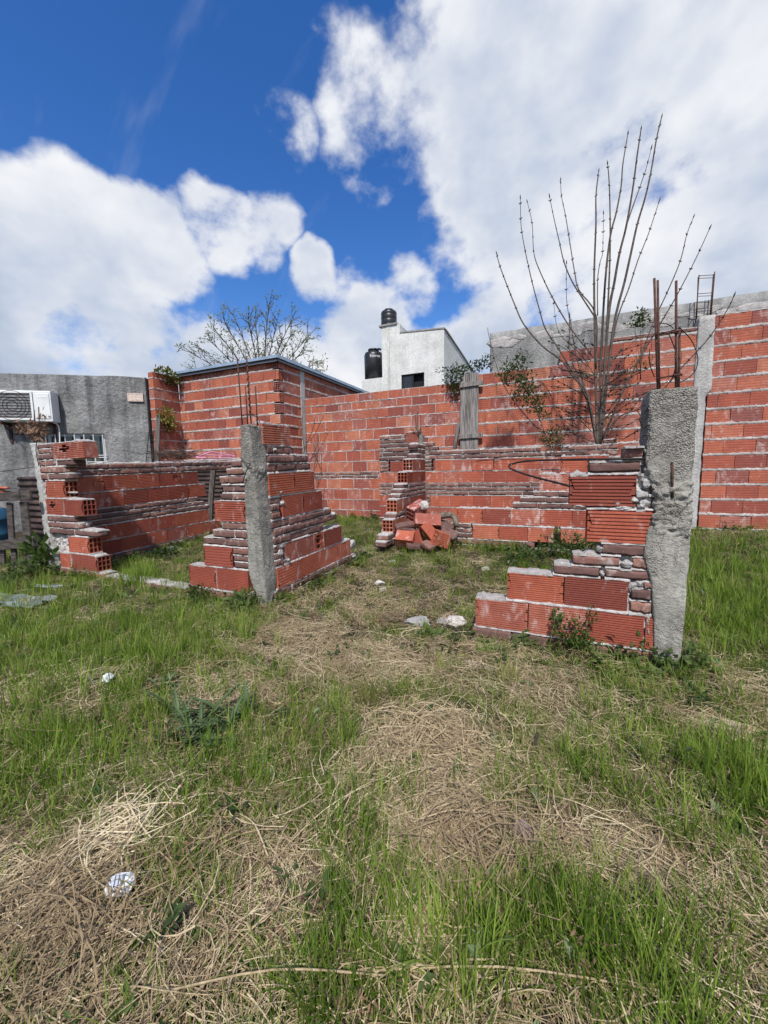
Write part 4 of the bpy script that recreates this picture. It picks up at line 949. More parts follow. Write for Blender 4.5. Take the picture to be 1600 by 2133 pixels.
# ------------------------------------------------------------------ grey house at the left
_a = math.atan(.2); GD = Vector(tuple(_site(np.array([math.cos(_a), math.sin(_a), 0])))); GN = Vector((GD.y, -GD.x, 0))
G0 = Vector(tuple(_site(np.array([-4.41, 7.38, 0]))))
def at_g(x, y, off=0.0):
    q = ray(x, y); p = G0 + GN*off; t = (p.x*GN.x+p.y*GN.y)/(q[0]*GN.x+q[1]*GN.y); return Vector((q[0]*t, q[1]*t, H+q[2]*t))
def gframe(p): return Matrix(((GD.x, -GN.x, 0, p.x), (GD.y, -GN.y, 0, p.y), (0, 0, 1, p.z), (0, 0, 0, 1)))   # local x along the wall, -y outwards
def grey_house():
    root = thing('grey_house', G0, 'grey cement rendered house with barred window at far left', 'house')
    s = lambda P: (P-G0).dot(GD)
    W0, W1 = s(at_g(93, 903)), s(at_g(217, 903)); zt = at_g(200, 903).z; zb = at_g(200, 968).z-.25
    M = gframe(Vector((G0.x, G0.y, 0)))
    a = -6.0; b = 0.0; ztop = lambda x: at_g(160, 783).z + .0
    # wall with the window opening, as a rough grid
    zT = at_g(250, 784).z
    xs = sorted(set(list(np.linspace(a, W0, 50)) + list(np.linspace(W0, W1, 12)) + list(np.linspace(W1, b, 16)))); zs = sorted(set(list(np.linspace(-.1, zb, 12)) + list(np.linspace(zb, zt, 6)) + list(np.linspace(zt, zT, 16))))
    V = []; Fc = []; ix = {}
    for i, x in enumerate(xs):
        for j, z in enumerate(zs):
            zz = z + (.012*float(fbm(x*2, 0, 3)) if j == len(zs)-1 else 0)
            on = (abs(x-W0) < 1e-6 or abs(x-W1) < 1e-6) and zb-1e-6 <= z <= zt+1e-6
            ix[i, j] = len(V); V.append((x, 0 if on else .022*float(fbm(x*1.7+3, z*1.7, 3)) + .010*float(vnoise(x*9, z*9)), zz))
    for i in range(len(xs)-1):
        for j in range(len(zs)-1):
            if xs[i] >= W0-1e-6 and xs[i+1] <= W1+1e-6 and zs[j] >= zb-1e-6 and zs[j+1] <= zt+1e-6: continue
            Fc.append((ix[i, j], ix[i+1, j], ix[i+1, j+1], ix[i, j+1]))
    nV = len(V)
    for i, x in enumerate(xs): V.append((x, .3, zT)); Fc += [(ix[i, len(zs)-1], ix[i+1, len(zs)-1], nV+i+1, nV+i)] if i < len(xs)-1 else []
    r = join([(V, Fc), ([(0, 0, -.1), (0, .3, -.1), (0, .3, zT), (0, 0, zT)], [(0, 1, 2, 3)]), ([(W0, 0, zb), (W1, 0, zb), (W1, .14, zb), (W0, .14, zb)], [(0, 1, 2, 3)]), ([(W0, 0, zt), (W1, 0, zt), (W1, .14, zt), (W0, .14, zt)], [(3, 2, 1, 0)]), ([(W0, 0, zb), (W0, .14, zb), (W0, .14, zt), (W0, 0, zt)], [(0, 1, 2, 3)]), ([(W1, 0, zb), (W1, .14, zb), (W1, .14, zt), (W1, 0, zt)], [(3, 2, 1, 0)]),
              box(a, b-.01, .3, 4.0, -.1, zT-.05)])
    obj('wall', xform(r, M), MATS['render_grey'], root)
    win = obj('window', xform(join([box(W0, W0+.05, .07, .12, zb, zt), box(W1-.05, W1, .07, .12, zb, zt), box(W0+.05, W1-.05, .07, .12, zt-.045, zt), box(W0+.05, W1-.05, .07, .12, zb, zb+.05), box((W0+W1)/2-.045, (W0+W1)/2+.045, .068, .118, zb+.05, zt-.045)]), M), MATS['frame_white'], root)
    obj('curtain', xform(box(W0+.05, W1-.05, .125, .135, zb+.04, zt-.04), M), MATS['curtain'], win)
    for k in range(2):
        x0 = W0+.05 if k == 0 else (W0+W1)/2+.045; x1 = (W0+W1)/2-.045 if k == 0 else W1-.05
        obj('pane', xform(box(x0, x1, .098, .102, zb+.05, zt-.045), M), MATS['window_glass'], win)
    for i in range(7):
        x = W0+.02+(W1-W0-.04)*i/6; obj('bar', xform(tube([(x, -.02, zb+.0), (x, -.02, zt-.02)], .010, 6), M), MATS['frame_white'], root)
    for z in (zt-.40, zt-.44, zb+.3): obj('bar', xform(tube([(W0-.03, -.02, z), (W1+.03, -.02, z)], .009, 6), M), MATS['frame_white'], root)
    vc = at_g(283, 828); k = s(vc); parts = [box(k-.13, k+.13, -.03, .0, vc.z-.075, vc.z-.06), box(k-.13, k+.13, -.03, 0, vc.z+.06, vc.z+.075), box(k-.13, k-.115, -.03, 0, vc.z-.06, vc.z+.06), box(k+.115, k+.13, -.03, 0, vc.z-.06, vc.z+.06), box(k-.01, k+.01, -.03, 0, vc.z-.06, vc.z+.06)]
    vent = obj('vent', xform(join(parts), M), MATS['vent_cream'], root)
    for i in range(5): obj('slat', xform(xform(box(k-.115, k+.115, -.026, -.020, -.010, .014), Matrix.Translation((0, 0, vc.z-.046+i*.025))), M), MATS['vent_cream'], vent)
grey_house()
def ac_unit():
    pR = at_g(108, 850, .24); zt = at_g(60, 813, .24).z; zb = at_g(60, 878, .24).z; M = gframe(Vector((pR.x, pR.y, 0)))
    root = thing('air_conditioner', Vector((pR.x, pR.y, zb)) - GD*.45, 'white outdoor air conditioner unit on the grey house wall', 'air conditioner')
    Wd = .92; h = zt-zb
    body = xform(bevel_box(Wd, .22, h, .018), Matrix.Translation((-Wd/2, .11, (zt+zb)/2))); obj('casing', xform(body, M), MATS['ac_white'], root)
    cx0, cx1 = -Wd+.06, -.30; z0, z1 = zb+.055, zt-.05
    grille = obj('fan_grille', xform(join([box(cx0, cx1, -.012, -.002, z0, z1)]), M), MATS['ac_dark'], root)
    bars = []
    for i in range(9): z = z0+(z1-z0)*(i+.5)/9; bars.append(box(cx0, cx1, -.020, -.0125, z-.0035, z+.0035))
    cx = (cx0+cx1)/2; cz = (z0+z1)/2
    for rr in (.08, .14, .20, .25): bars.append(tube([(cx+rr*math.cos(t), -.022, cz+rr*math.sin(t)) for t in np.linspace(0, 2*PI, 25)], .004, 4, False))
    obj('guard_wires', xform(join(bars), M), MATS['rust_sheet'], grille)
    obj('frame', xform(join([box(cx0-.03, cx0, -.022, -.001, z0-.03, z1+.03), box(cx1, cx1+.03, -.022, -.001, z0-.03, z1+.03), box(cx0, cx1, -.022, -.001, z1, z1+.03), box(cx0, cx1, -.022, -.001, z0-.03, z0)]), M), MATS['ac_white'], root)
    obj('side_panel', xform(bevel_box(.235, .012, h-.10, .005), M @ Matrix.Translation((-.142, -.004, (zt+zb)/2))), MATS['ac_white'], root)
    obj('maker_plate', xform(box(-.235, -.06, -.0125, -.0105, zt-.115, zt-.098), M), MATS['letter_white'], root)
    for x in (-Wd+.12, -.12): obj('bracket', xform(join([box(x-.02, x+.02, 0, .25, zb-.045, zb-.004), box(x-.02, x+.02, .215, .25, zb-.35, zb-.046)]), M), MATS['rust'], root)
    g = lambda x, y, o=.05: at_g(x, y, o)
    obj('drain_hose', tube(smooth_path([at_g(112, 880, .2), at_g(120, 885, .12), at_g(124, 900, .1), at_g(125, 935, .1)], 4), .011, 6), MATS['ac_white'], root, True)
    obj('cable', tube(smooth_path([at_g(8, 884, .3), at_g(20, 898, .1), at_g(38, 905, .05), at_g(60, 903, .03)], 4), .008, 5), MATS['wire'], root, True)
ac_unit()
def leaning_cage():
    root = thing('rebar_ladder', at_g(312, 965, .1), 'narrow rusty rebar ladder leaning on the grey house wall', 'rebar ladder')
    A, B = at_g(302, 985, .16), at_g(311, 893, .06); A2, B2 = at_g(316, 985, .16), at_g(321, 893, .06)
    obj('rod', tube([A, B], .008, 6), MATS['wire'], root); obj('rod', tube([A2, B2], .008, 6), MATS['wire'], root)
    for i in range(7): t = .08+i/7.5; obj('rung', tube([A.lerp(B, t), A2.lerp(B2, t)], .006, 5), MATS['wire'], root)
    o = obj('timber_batten', xform(bevel_box(.07, .035, 1.2, .005), gframe(at_g(328, 930, .05)) @ Matrix.Rotation(.10, 4, 'Y')), MATS['post_wood']); tag(o, 'pale timber batten leaning where grey house meets the shed', 'timber')
leaning_cage()

# ------------------------------------------------------------------ white building with water tanks
def white_building():
    vb = 17.0
    P = lambda x, y, v=vb: at_v(x, y, v)
    a = P(795, 690); b = P(925, 685); lo = P(753, 808)
    root = thing('white_house', (b.x-2, vb+2, 0), 'whitewashed upper storey beyond the boundary wall carrying black water tanks', 'house')
    zr = b.z; zl = P(832, 694).z; ztw = P(812, 678).z; xt = P(833, 690).x; zlow = P(775, 788).z
    wx0, wx1 = P(836, 790).x, P(884, 790).x; wz1 = P(860, 778).z; wz0 = wz1-1.0
    def prism(poly, y0, y1):
        n = len(poly); V = [(x, y0, z) for x, z in poly]+[(x, y1, z) for x, z in poly]
        return V, [tuple(range(n)), tuple(range(2*n-1, n-1, -1))] + [(i, i+n, (i+1) % n+n, (i+1) % n) for i in range(n)]
    def side(x): # rear top falls away
        return x
    dep = 7.5
    zq = lambda x: zl+(zr-zl)*(x-xt)/(b.x-xt)
    fr = [prism([(a.x, 0), (wx0, 0), (wx0, zq(wx0)), (xt, zl), (xt, ztw), (a.x, ztw)], vb, vb+.25), prism([(wx0, wz1), (wx1, wz1), (wx1, zq(wx1)), (wx0, zq(wx0))], vb, vb+.25), prism([(wx0, 0), (wx1, 0), (wx1, wz0), (wx0, wz0)], vb, vb+.25), prism([(wx1, 0), (b.x, 0), (b.x, zr), (wx1, zq(wx1))], vb, vb+.25)]
    back_z = zr-.35
    sidew = ([(b.x, vb+.25, 0), (b.x, vb+dep, 0), (b.x, vb+dep, back_z), (b.x, vb+.25, zr), (b.x-.25, vb+.25, 0), (b.x-.25, vb+dep, 0), (b.x-.25, vb+dep, back_z), (b.x-.25, vb+.25, zr)], box(0,1,0,1,0,1)[1])
    sidew = ([(b.x-.001, vb+.25, 0), (b.x-.001, vb+dep, 0), (b.x-.001, vb+dep, back_z), (b.x-.001, vb+.25, zr), (b.x-.25, vb+.25, 0), (b.x-.25, vb+dep, 0), (b.x-.25, vb+dep, back_z), (b.x-.25, vb+.25, zr)], [(0,1,2,3), (7,6,5,4), (3,2,6,7), (1,5,6,2)])
    tower = [prism([(a.x, 0), (a.x+.02, 0), (a.x+.02, ztw), (a.x, ztw)], vb+.25, vb+1.2)]
    obj('wall', join(fr+[sidew]+tower+[box(a.x+.02, xt, vb+.25, vb+1.2, zl, ztw-.02)]), MATS['white_render'], root)
    obj('wall', box(lo.x, a.x-.003, vb+.05, vb+3.0, 0, zlow), MATS['white_render'], root)
    obj('slab', box(a.x-.12, P(832, 690).x-.1, vb-.06, vb+1.2, ztw, ztw+.07), MATS['stone_grey'], root)
    ck = obj('coping', join([([(xt+.0, vb-.03, zl+.002), (b.x+.04, vb-.03, zr+.002), (b.x+.04, vb+.3, zr+.002), (xt, vb+.3, zl+.002), (xt, vb-.03, zl+.06), (b.x+.04, vb-.03, zr+.06), (b.x+.04, vb+.3, zr+.06), (xt, vb+.3, zl+.06)], box(0,1,0,1,0,1)[1]), ([(b.x-.28, vb+.31, zr+.003), (b.x+.05, vb+.31, zr+.003), (b.x+.05, vb+dep, back_z+.003), (b.x-.28, vb+dep, back_z+.003), (b.x-.28, vb+.31, zr+.07), (b.x+.05, vb+.31, zr+.07), (b.x+.05, vb+dep, back_z+.07), (b.x-.28, vb+dep, back_z+.07)], box(0,1,0,1,0,1)[1])]), MATS['stone_grey'], root)
    win = obj('window', join([box(wx0, wx0+.06, vb+.05, vb+.12, wz0, wz1), box(wx1-.06, wx1, vb+.05, vb+.12, wz0, wz1), box(wx0+.06, wx1-.06, vb+.05, vb+.12, wz1-.06, wz1), box((wx0+wx1)/2-.04, (wx0+wx1)/2+.03, vb+.04, vb+.11, wz0, wz1-.06)]), MATS['dark_void'], root)
    obj('pane', box(wx0+.06, (wx0+wx1)/2-.04, vb+.08, vb+.09, wz0, wz1-.06), MATS['window_glass'], win)
    obj('sill', box(wx0-.08, wx1+.08, vb-.05, vb+.05, wz0-.06, wz0-.002), MATS['stone_grey'], win)
    obj('downpipe', tube([(a.x+.35, vb-.06, ztw-.1), (a.x+.35, vb-.06, .5)], .05, 8), MATS['render_pale'], root, True)
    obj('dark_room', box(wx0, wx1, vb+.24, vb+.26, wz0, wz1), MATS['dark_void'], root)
    def lathe(prof, n=28):
        V = []; Fc = []
        for r, z in prof:
            for k in range(n): V.append((r*math.cos(2*PI*k/n), r*math.sin(2*PI*k/n), z))
        for i in range(len(prof)-1):
            for k in range(n): Fc.append((i*n+k, i*n+(k+1) % n, (i+1)*n+(k+1) % n, (i+1)*n+k))
        Fc.append(tuple((len(prof)-1)*n+k for k in range(n))); Fc.append(tuple(range(n-1, -1, -1))); return V, Fc
    def tank(px, ybot, ytop, wpx, vv, label, ribs, zbase):
        c = at_v(px, ybot, vv); t = at_v(px, ytop, vv); R = (at_v(px+wpx/2, ybot, vv)-at_v(px-wpx/2, ybot, vv)).length/2; c.z = zbase; h = t.z-c.z
        r = thing('water_tank', c, label, 'water tank', 'black roof water tanks')
        prof = [(R*.97, 0)]
        for i in range(ribs): z = h*.80*(i+.5)/ribs; prof += [(R, z-.03*h), (R*.965, z), (R, z+.03*h)]
        prof += [(R, h*.80), (R*.90, h*.87), (R*.60, h*.905), (R*.55, h*.94)]
        obj('body', xform(lathe(prof), Matrix.Translation(c)), MATS['tank_black'], r, True)
        obj('lid', xform(lathe([(R*.58, h*.935), (R*.58, h*.985), (R*.45, h), (R*.1, h*1.003)]), Matrix.Translation(c)), MATS['tank_black'], r, True)
        return r, c, R, h
    tank(810.5, 677, 645, 30, vb+.45, 'smaller black water tank on the rooftop tower of the white house', 3, ztw+.07)
    r, c, R, h = tank(779, 782, 727, 35, vb+.9, 'larger black water tank on the lower roof, beside the white tower', 0, zlow)
    # lettering wrapped on the tank
    cu = bpy.data.curves.new('lettering', 'FONT'); cu.body = 'Eternit'; cu.size = R*.42; cu.extrude = .004; cu.align_x = 'CENTER'
    tmp = bpy.data.objects.new('lettering', cu); COL.objects.link(tmp); dg = bpy.context.evaluated_depsgraph_get(); me = bpy.data.meshes.new_from_object(tmp.evaluated_get(dg)); COL.objects.unlink(tmp); bpy.data.objects.remove(tmp)
    for v in me.vertices:
        ang = -PI/2 + .62 + v.co.x/R; z = h*.69 + v.co.y; rad = R*1.012 + v.co.z
        v.co = Vector((rad*math.cos(ang), rad*math.sin(ang), z)) + c
    me.name = 'lettering'; link('lettering', me, MATS['letter_white'], r)
    obj('pipe', tube(smooth_path([at_v(793, 728, vb+.6), at_v(788, 727, vb+.7), at_v(787, 735, vb+.8)], 3), .05, 7), MATS['tank_black'], r, True)
white_building()

# ------------------------------------------------------------------ plants: helpers
def leaf(c, d, n, L, W):
    """one folded leaf: base c, direction d, normal n"""
    d = d.normalized(); s = d.cross(n); s = s.normalized() if s.length > 1e-4 else Vector((1, 0, 0)); n = s.cross(d)
    m = c + d*L*.5; t = c + d*L - n*L*.12
    return [tuple(c), tuple(m + s*W*.5 + n*W*.12), tuple(t), tuple(m - s*W*.5 + n*W*.12), tuple(m - n*W*.06)], [(0, 1, 4), (1, 2, 4), (2, 3, 4), (3, 0, 4)]
def rv(r): return Vector((r.gauss(0, 1), r.gauss(0, 1), r.gauss(0, 1))).normalized()
def foliage(blobs, size, r, up=.35):
    """blobs: (centre, radius xyz, count) -> many leaf faces"""
    parts = []
    for c, R, n in blobs:
        for _ in range(n):
            q = rv(r)*(r.random()**.5); p = Vector(c) + Vector((q.x*R[0], q.y*R[1], q.z*R[2]))
            d = (q*.7 + rv(r)*.8 + Vector((0, 0, up))); s = size*r.uniform(.6, 1.35)
            parts.append(leaf(p, d, (rv(r)+Vector((0, 0, 1))).normalized(), s, s*r.uniform(.38, .55)))
    return join(parts)
def bush(name, label, cat, base, blobs, size, mat, seed, stems=8, group=None, up=.35, stem_mat='twig', stem_r=.003):
    r = random.Random(seed); root = thing(name, base, label, cat, group)
    obj('foliage', foliage(blobs, size, r, up), MATS[mat], root)
    parts = []
    for i in range(stems):
        c, R, n = blobs[i % len(blobs)]; q = Vector(c)+Vector((r.uniform(-.6, .6)*R[0], r.uniform(-.6, .6)*R[1], r.uniform(-.2, .8)*R[2]))
        b = Vector(base) + Vector((r.uniform(-.02, .02), r.uniform(-.02, .02), -.02)); parts.append(tube(smooth_path([b, (b+q)/2 + rv(r)*.02, q], 3), [stem_r*(1-.6*k/6) for k in range(7)], 4))
    obj('stem', join(parts), MATS[stem_mat], root, True)['kind'] = 'stuff'
    return root
def g3(x, y, dz=0.0):
    p = at_z(x, y, 0.0)
    for _ in range(6): p = at_z(x, y, gz(p.x, p.y))
    p.z += dz; return p

# ------------------------------------------------------------------ bare shrub on the rear wall
def shrub():
    r = random.Random(5); vb = 5.66
    base = at_v(X7(702), Y7(2022), vb); root = thing('bare_shrub', base, 'tall leafless many-stemmed shrub growing out of the rear house wall', 'shrub')
    S = [([(700, 2030), (690, 1700), (685, 1400), (680, 1150), (680, 980), (690, 700), (690, 540), (706, 395)], 15, .1),
         ([(705, 2030), (730, 1700), (750, 1400), (770, 1000), (775, 750), (770, 480), (760, 350)], 12, -.1),
         ([(705, 2030), (720, 1500), (745, 1050), (775, 780), (810, 640), (840, 480), (850, 350), (880, 170)], 13, .25),
         ([(712, 2030), (760, 1300), (800, 1050), (830, 880), (870, 720), (910, 490), (935, 300), (958, 145)], 15, -.2),
         ([(715, 2030), (790, 1350), (860, 1050), (900, 870), (935, 710), (985, 540), (1020, 380), (1050, 200), (1080, 72)], 14, .05),
         ([(868, 725), (910, 600), (960, 460), (990, 370), (1018, 260)], 6, -.1),
         ([(770, 1500), (820, 1260), (885, 1090), (940, 920), (1000, 770), (1040, 650), (1068, 565)], 8, .3),
         ([(690, 1560), (690, 1250), (590, 1100), (565, 1000), (545, 880), (510, 660), (485, 540), (480, 445)], 8, .3),
         ([(682, 1255), (620, 1160), (550, 1050), (500, 930), (470, 800), (440, 670), (415, 545)], 8, -.25),
         ([(660, 1480), (530, 1310), (430, 1140), (350, 970), (320, 870), (310, 700), (282, 575)], 8, .2),
         ([(660, 1780), (560, 1600), (470, 1450), (390, 1330), (350, 1200), (310, 1050), (270, 870), (245, 720), (240, 555)], 9, -.3),
         ([(698, 2030), (640, 1720), (560, 1620), (490, 1520), (370, 1430), (260, 1300), (205, 1180), (165, 1080), (120, 960), (100, 885)], 12, -.15),
         ([(700, 1250), (700, 1040), (715, 930), (730, 870), (735, 645)], 6, .15),
         ([(730, 1980), (850, 1700), (950, 1500), (1040, 1270), (1110, 1120), (1190, 930), (1230, 770), (1270, 665)], 9, .35),
         ([(730, 1990), (900, 1600), (1060, 1320), (1160, 1150), (1280, 920), (1365, 735)], 8, -.3),
         ([(725, 1990), (830, 1850), (1000, 1780), (1200, 1560), (1330, 1420), (1400, 1330), (1480, 1200), (1510, 1135)], 8, -.45),
         ([(650, 1800), (560, 1550), (530, 1450), (535, 1300), (515, 1150), (515, 940)], 7, .2),
         ([(695, 2030), (640, 1750), (600, 1600), (560, 1420), (535, 1250)], 10, .1),
         ([(720, 1700), (800, 1500), (900, 1420), (1040, 1260)], 5, .2), ([(690, 1620), (600, 1480), (470, 1350), (440, 1180)], 6, .3)]
    buds = []; twigs = []
    for pts, rad, off in S:
        n = len(pts); P = []
        for i, (x, y) in enumerate(pts):
            t = i/(n-1); P.append(at_v(X7(x), Y7(y), vb+off*t))
        Q = smooth_path(P, 4); m = len(Q); R = [rad*.00108*(1.08*(1-.66*k/(m-1))) for k in range(m)]
        obj('stem', tube(Q, R, 7), MATS['bark'], root, True)
        # paired buds at the nodes
        acc = 0; nxt = r.uniform(.1, .2)
        for k in range(1, m):
            acc += (Q[k]-Q[k-1]).length
            if acc > nxt and k > m*.22:
                nxt = acc + r.uniform(.10, .19); d = (Q[k]-Q[k-1]).normalized(); sd = d.cross(rv(r)).normalized()
                for sg in (1, -1):
                    a = Q[k]; b = a + sd*sg*.022 + d*.018; buds.append(tube([a, (a+b)/2, b], [.0055, .006, .001], 5))
        e = Q[-1]; d = (Q[-1]-Q[-2]).normalized(); buds.append(tube([e-d*.005, e+d*.02, e+d*.05], [.005, .007, .001], 5))
    for i in range(85):
        x, y = r.gauss(720, 230), r.uniform(1380, 1960)
        a = at_v(X7(690+(x-690)*.4), Y7(y+60), vb+r.uniform(-.25, .3)); ang = r.uniform(-.2, 1.1)*(1 if x > 690 else -1)
        b = a + Vector((math.copysign(r.uniform(.12, .42), x-690), r.uniform(-.2, .2), r.uniform(-.03, .32))); mid = (a+b)/2 + rv(r)*.03
        Q = smooth_path([a, mid, b], 3); twigs.append(tube(Q, [.0050*(1-.55*k/6) for k in range(7)], 4))
        for k in range(2, 7):
            if r.random() < .6: buds.append(xform(rough_blob(i+k, .030, .030, .034, .3, 1), Matrix.Translation(Q[k]+rv(r)*.008)))
    obj('twig', join(twigs), MATS['twig'], root, True)['kind'] = 'stuff'
    obj('bud', join(buds), MATS['twig'], root, True)['kind'] = 'stuff'
    bl = [(at_v(X7(x), Y7(y), vb+.1), (s, s, s*.8), n) for x, y, s, n in [(640, 1600, .16, 60), (920, 1560, .12, 40), (760, 1870, .08, 40), (1000, 1530, .08, 25)]]
    obj('foliage', foliage(bl, .035, r), MATS['leaf_yellow'], root)
shrub()
def leafy_sapling():
    r = random.Random(9); vb = 5.62; P = lambda x, y, o=0: at_v(X7(x), Y7(y), vb+o)
    base = P(428, 2040); root = thing('leafy_sapling', base, 'thin leafy sapling slanting up left from the rear house wall', 'sapling')
    for pts, rad in [([(428, 2050), (380, 1960), (250, 1820), (130, 1640), (60, 1400), (45, 1320)], .009), ([(420, 2030), (380, 1930), (340, 1830), (280, 1700), (200, 1600), (160, 1560)], .008), ([(160, 1560), (100, 1500), (20, 1470)], .004), ([(230, 1640), (250, 1540), (290, 1470)], .004), ([(340, 1840), (400, 1790)], .004), ([(380, 1960), (470, 1880), (560, 1800)], .004)]:
        Q = smooth_path([P(x, y, .1*i/len(pts)) for i, (x, y) in enumerate(pts)], 4); obj('stem', tube(Q, [rad*(1-.6*k/(len(Q)-1)) for k in range(len(Q))], 6), MATS['bark'], root, True)
    bl = [(P(x, y), (s, s, s), n) for x, y, s, n in [(190, 1570, .17, 220), (260, 1660, .19, 260), (330, 1770, .16, 200), (280, 1720, .15, 150), (250, 1510, .12, 80), (140, 1620, .12, 80), (360, 1830, .10, 70), (430, 1985, .14, 180), (200, 1740, .08, 30), (395, 1850, .05, 20)]]
    obj('foliage', foliage(bl, .046, r), MATS['leaf_dark'], root)
    root2 = bush('leafy_shoot', 'small leafy shoot standing against the grey parapet beside the bare shrub', 'shoot', P(950, 1620, .2), [(P(950, 1260, .25), (.10, .08, .10), 130), (P(965, 1300, .25), (.09, .08, .07), 60), (P(890, 1310, .25), (.08, .06, .03), 20)], .042, 'leaf_dark', 21, 5)
leafy_sapling()
def wall_plants():
    P = lambda x, y, v=VW-.08: at_v(x, y, v)
    bush('wall_creeper', 'green creeper spilling over the wall top beside the grey boards', 'creeper', P(950, 800), [(P(943, 790), (.16, .08, .15), 170), (P(955, 772), (.18, .1, .10), 150), (P(985, 765, VW+.1), (.22, .1, .09), 130), (P(1010, 755, VW+.1), (.16, .1, .10), 90), (P(925, 772), (.16, .06, .05), 30), (P(948, 815), (.10, .05, .12), 60)], .05, 'leaf_dark', 31, 14)
    Q = lambda x, y: at_u(x, y, -6.80)
    bush('wall_fern', 'bright yellowish green fern rooted at the shed roof corner', 'fern', Q(350, 800), [(Q(340, 775), (.14, .16, .08), 110), (Q(360, 788), (.10, .12, .14), 110)], .07, 'leaf_yellow', 32, 8, 'ferns on the shed wall')
    bush('wall_fern', 'rounded yellowish green fern halfway up the shed wall beside grey house', 'fern', Q(352, 895), [(Q(345, 868), (.17, .16, .16), 170), (Q(352, 885), (.14, .14, .10), 110)], .075, 'leaf_yellow', 33, 8, 'ferns on the shed wall')
    L = lambda x, y: at_v(X1(x), Y1(y), VF+.05)
    bush('dead_creeper', 'withered brown creeper on top of the thin left post', 'dead plant', L(240, 640), [(L(150, 540), (.11, .06, .08), 50), (L(230, 560), (.12, .06, .10), 90), (L(270, 570), (.06, .06, .10), 60), (L(290, 460), (.04, .04, .04), 14)], .05, 'leaf_dead', 34, 12, None, -.5, 'dry_twig', .004)
    C = lambda x, y: at_v(X3(x), Y3(y), 5.6)
    bush('dead_weed', 'small withered weed on top of the slender rear post', 'dead plant', C(1080, 575), [(C(1075, 530), (.11, .08, .10), 70)], .035, 'leaf_dead', 35, 12, None, .2, 'dry_twig')
    D = lambda x, y: at_v(X3(x), Y3(y), 6.1)
    root = thing('dry_vine', D(120, 900), 'dry leafless vine climbing the corner between shed and boundary wall', 'vine'); r = random.Random(8)
    for pts in [[(110, 760), (150, 640), (200, 520), (230, 430)], [(130, 700), (110, 560), (120, 400)], [(200, 900), (240, 760), (180, 600)], [(150, 640), (210, 600), (290, 420)], [(250, 1000), (210, 860), (240, 720), (230, 560)], [(330, 1200), (290, 1120), (300, 1000)]]:
        obj('stem', tube(smooth_path([D(*p)+rv(r)*.02 for p in pts], 4), .006, 5), MATS['dry_twig'], root, True)
wall_plants()
def back_tree():
    r = random.Random(12); vb = 12.0; B = at_v(545, 980, vb); root = thing('round_tree', (B.x, B.y, .2), 'open-crowned tree in young leaf rising behind the brick shed', 'tree')
    P = lambda x, y, o=0: at_v(x, y, vb+o)
    trunk = [Vector((B.x, B.y, .1)), P(545, 930), P(546, 870)]; obj('trunk', tube(smooth_path(trunk, 4), [.16, .155, .15, .15, .145, .14, .135, .13, .12], 8), MATS['bark'], root, True)
    parts = []; tips = []
    for i in range(17):
        th = math.radians(168 - i*9.9 + r.uniform(-3, 3)); rad = r.uniform(.82, 1.06)
        tip = (533+138*math.cos(th)*rad, 800-160*math.sin(th)*rad); o = r.uniform(-1.6, 1.6)
        mid = (546+(tip[0]-546)*.38, 870+(tip[1]-870)*.55)
        Q = smooth_path([P(546, 872), P(*mid, o*.4), P(*tip, o)], 7); m = len(Q)
        parts.append(tube(Q, [.030*(1-.85*k/(m-1))+.005 for k in range(m)], 5)); tips.append(Q[-1])
        for k in range(6, m):
            for _ in range(1 if k % 2 else 2):
                d = (Q[k]-Q[k-1]).normalized(); q = (d + rv(r)*.75).normalized(); L = r.uniform(.3, .75)*(1.1-.4*k/m); e = Q[k]+q*L + Vector((0, 0, .12*L))
                parts.append(tube([Q[k], (Q[k]+e)/2+rv(r)*.04, e], [.013, .010, .005], 4)); tips.append(e)
                for _ in range(2):
                    e2 = (Q[k]+e)/2 + (q+rv(r)*.8).normalized()*L*.55; parts.append(tube([(Q[k]+e)/2, e2], [.007, .004], 3)); tips.append(e2)
    obj('limb', join(parts), MATS['dry_twig'], root, True)['kind'] = 'stuff'
    lv = []
    for t in tips:
        for _ in range(r.randrange(2, 5)):
            d = rv(r)+Vector((0, 0, .3)); s = r.uniform(.07, .15); lv.append(leaf(t+rv(r)*.06, d, rv(r), s, s*.32))
    obj('crown', join(lv), MATS['leaf_tree'], root)
back_tree()

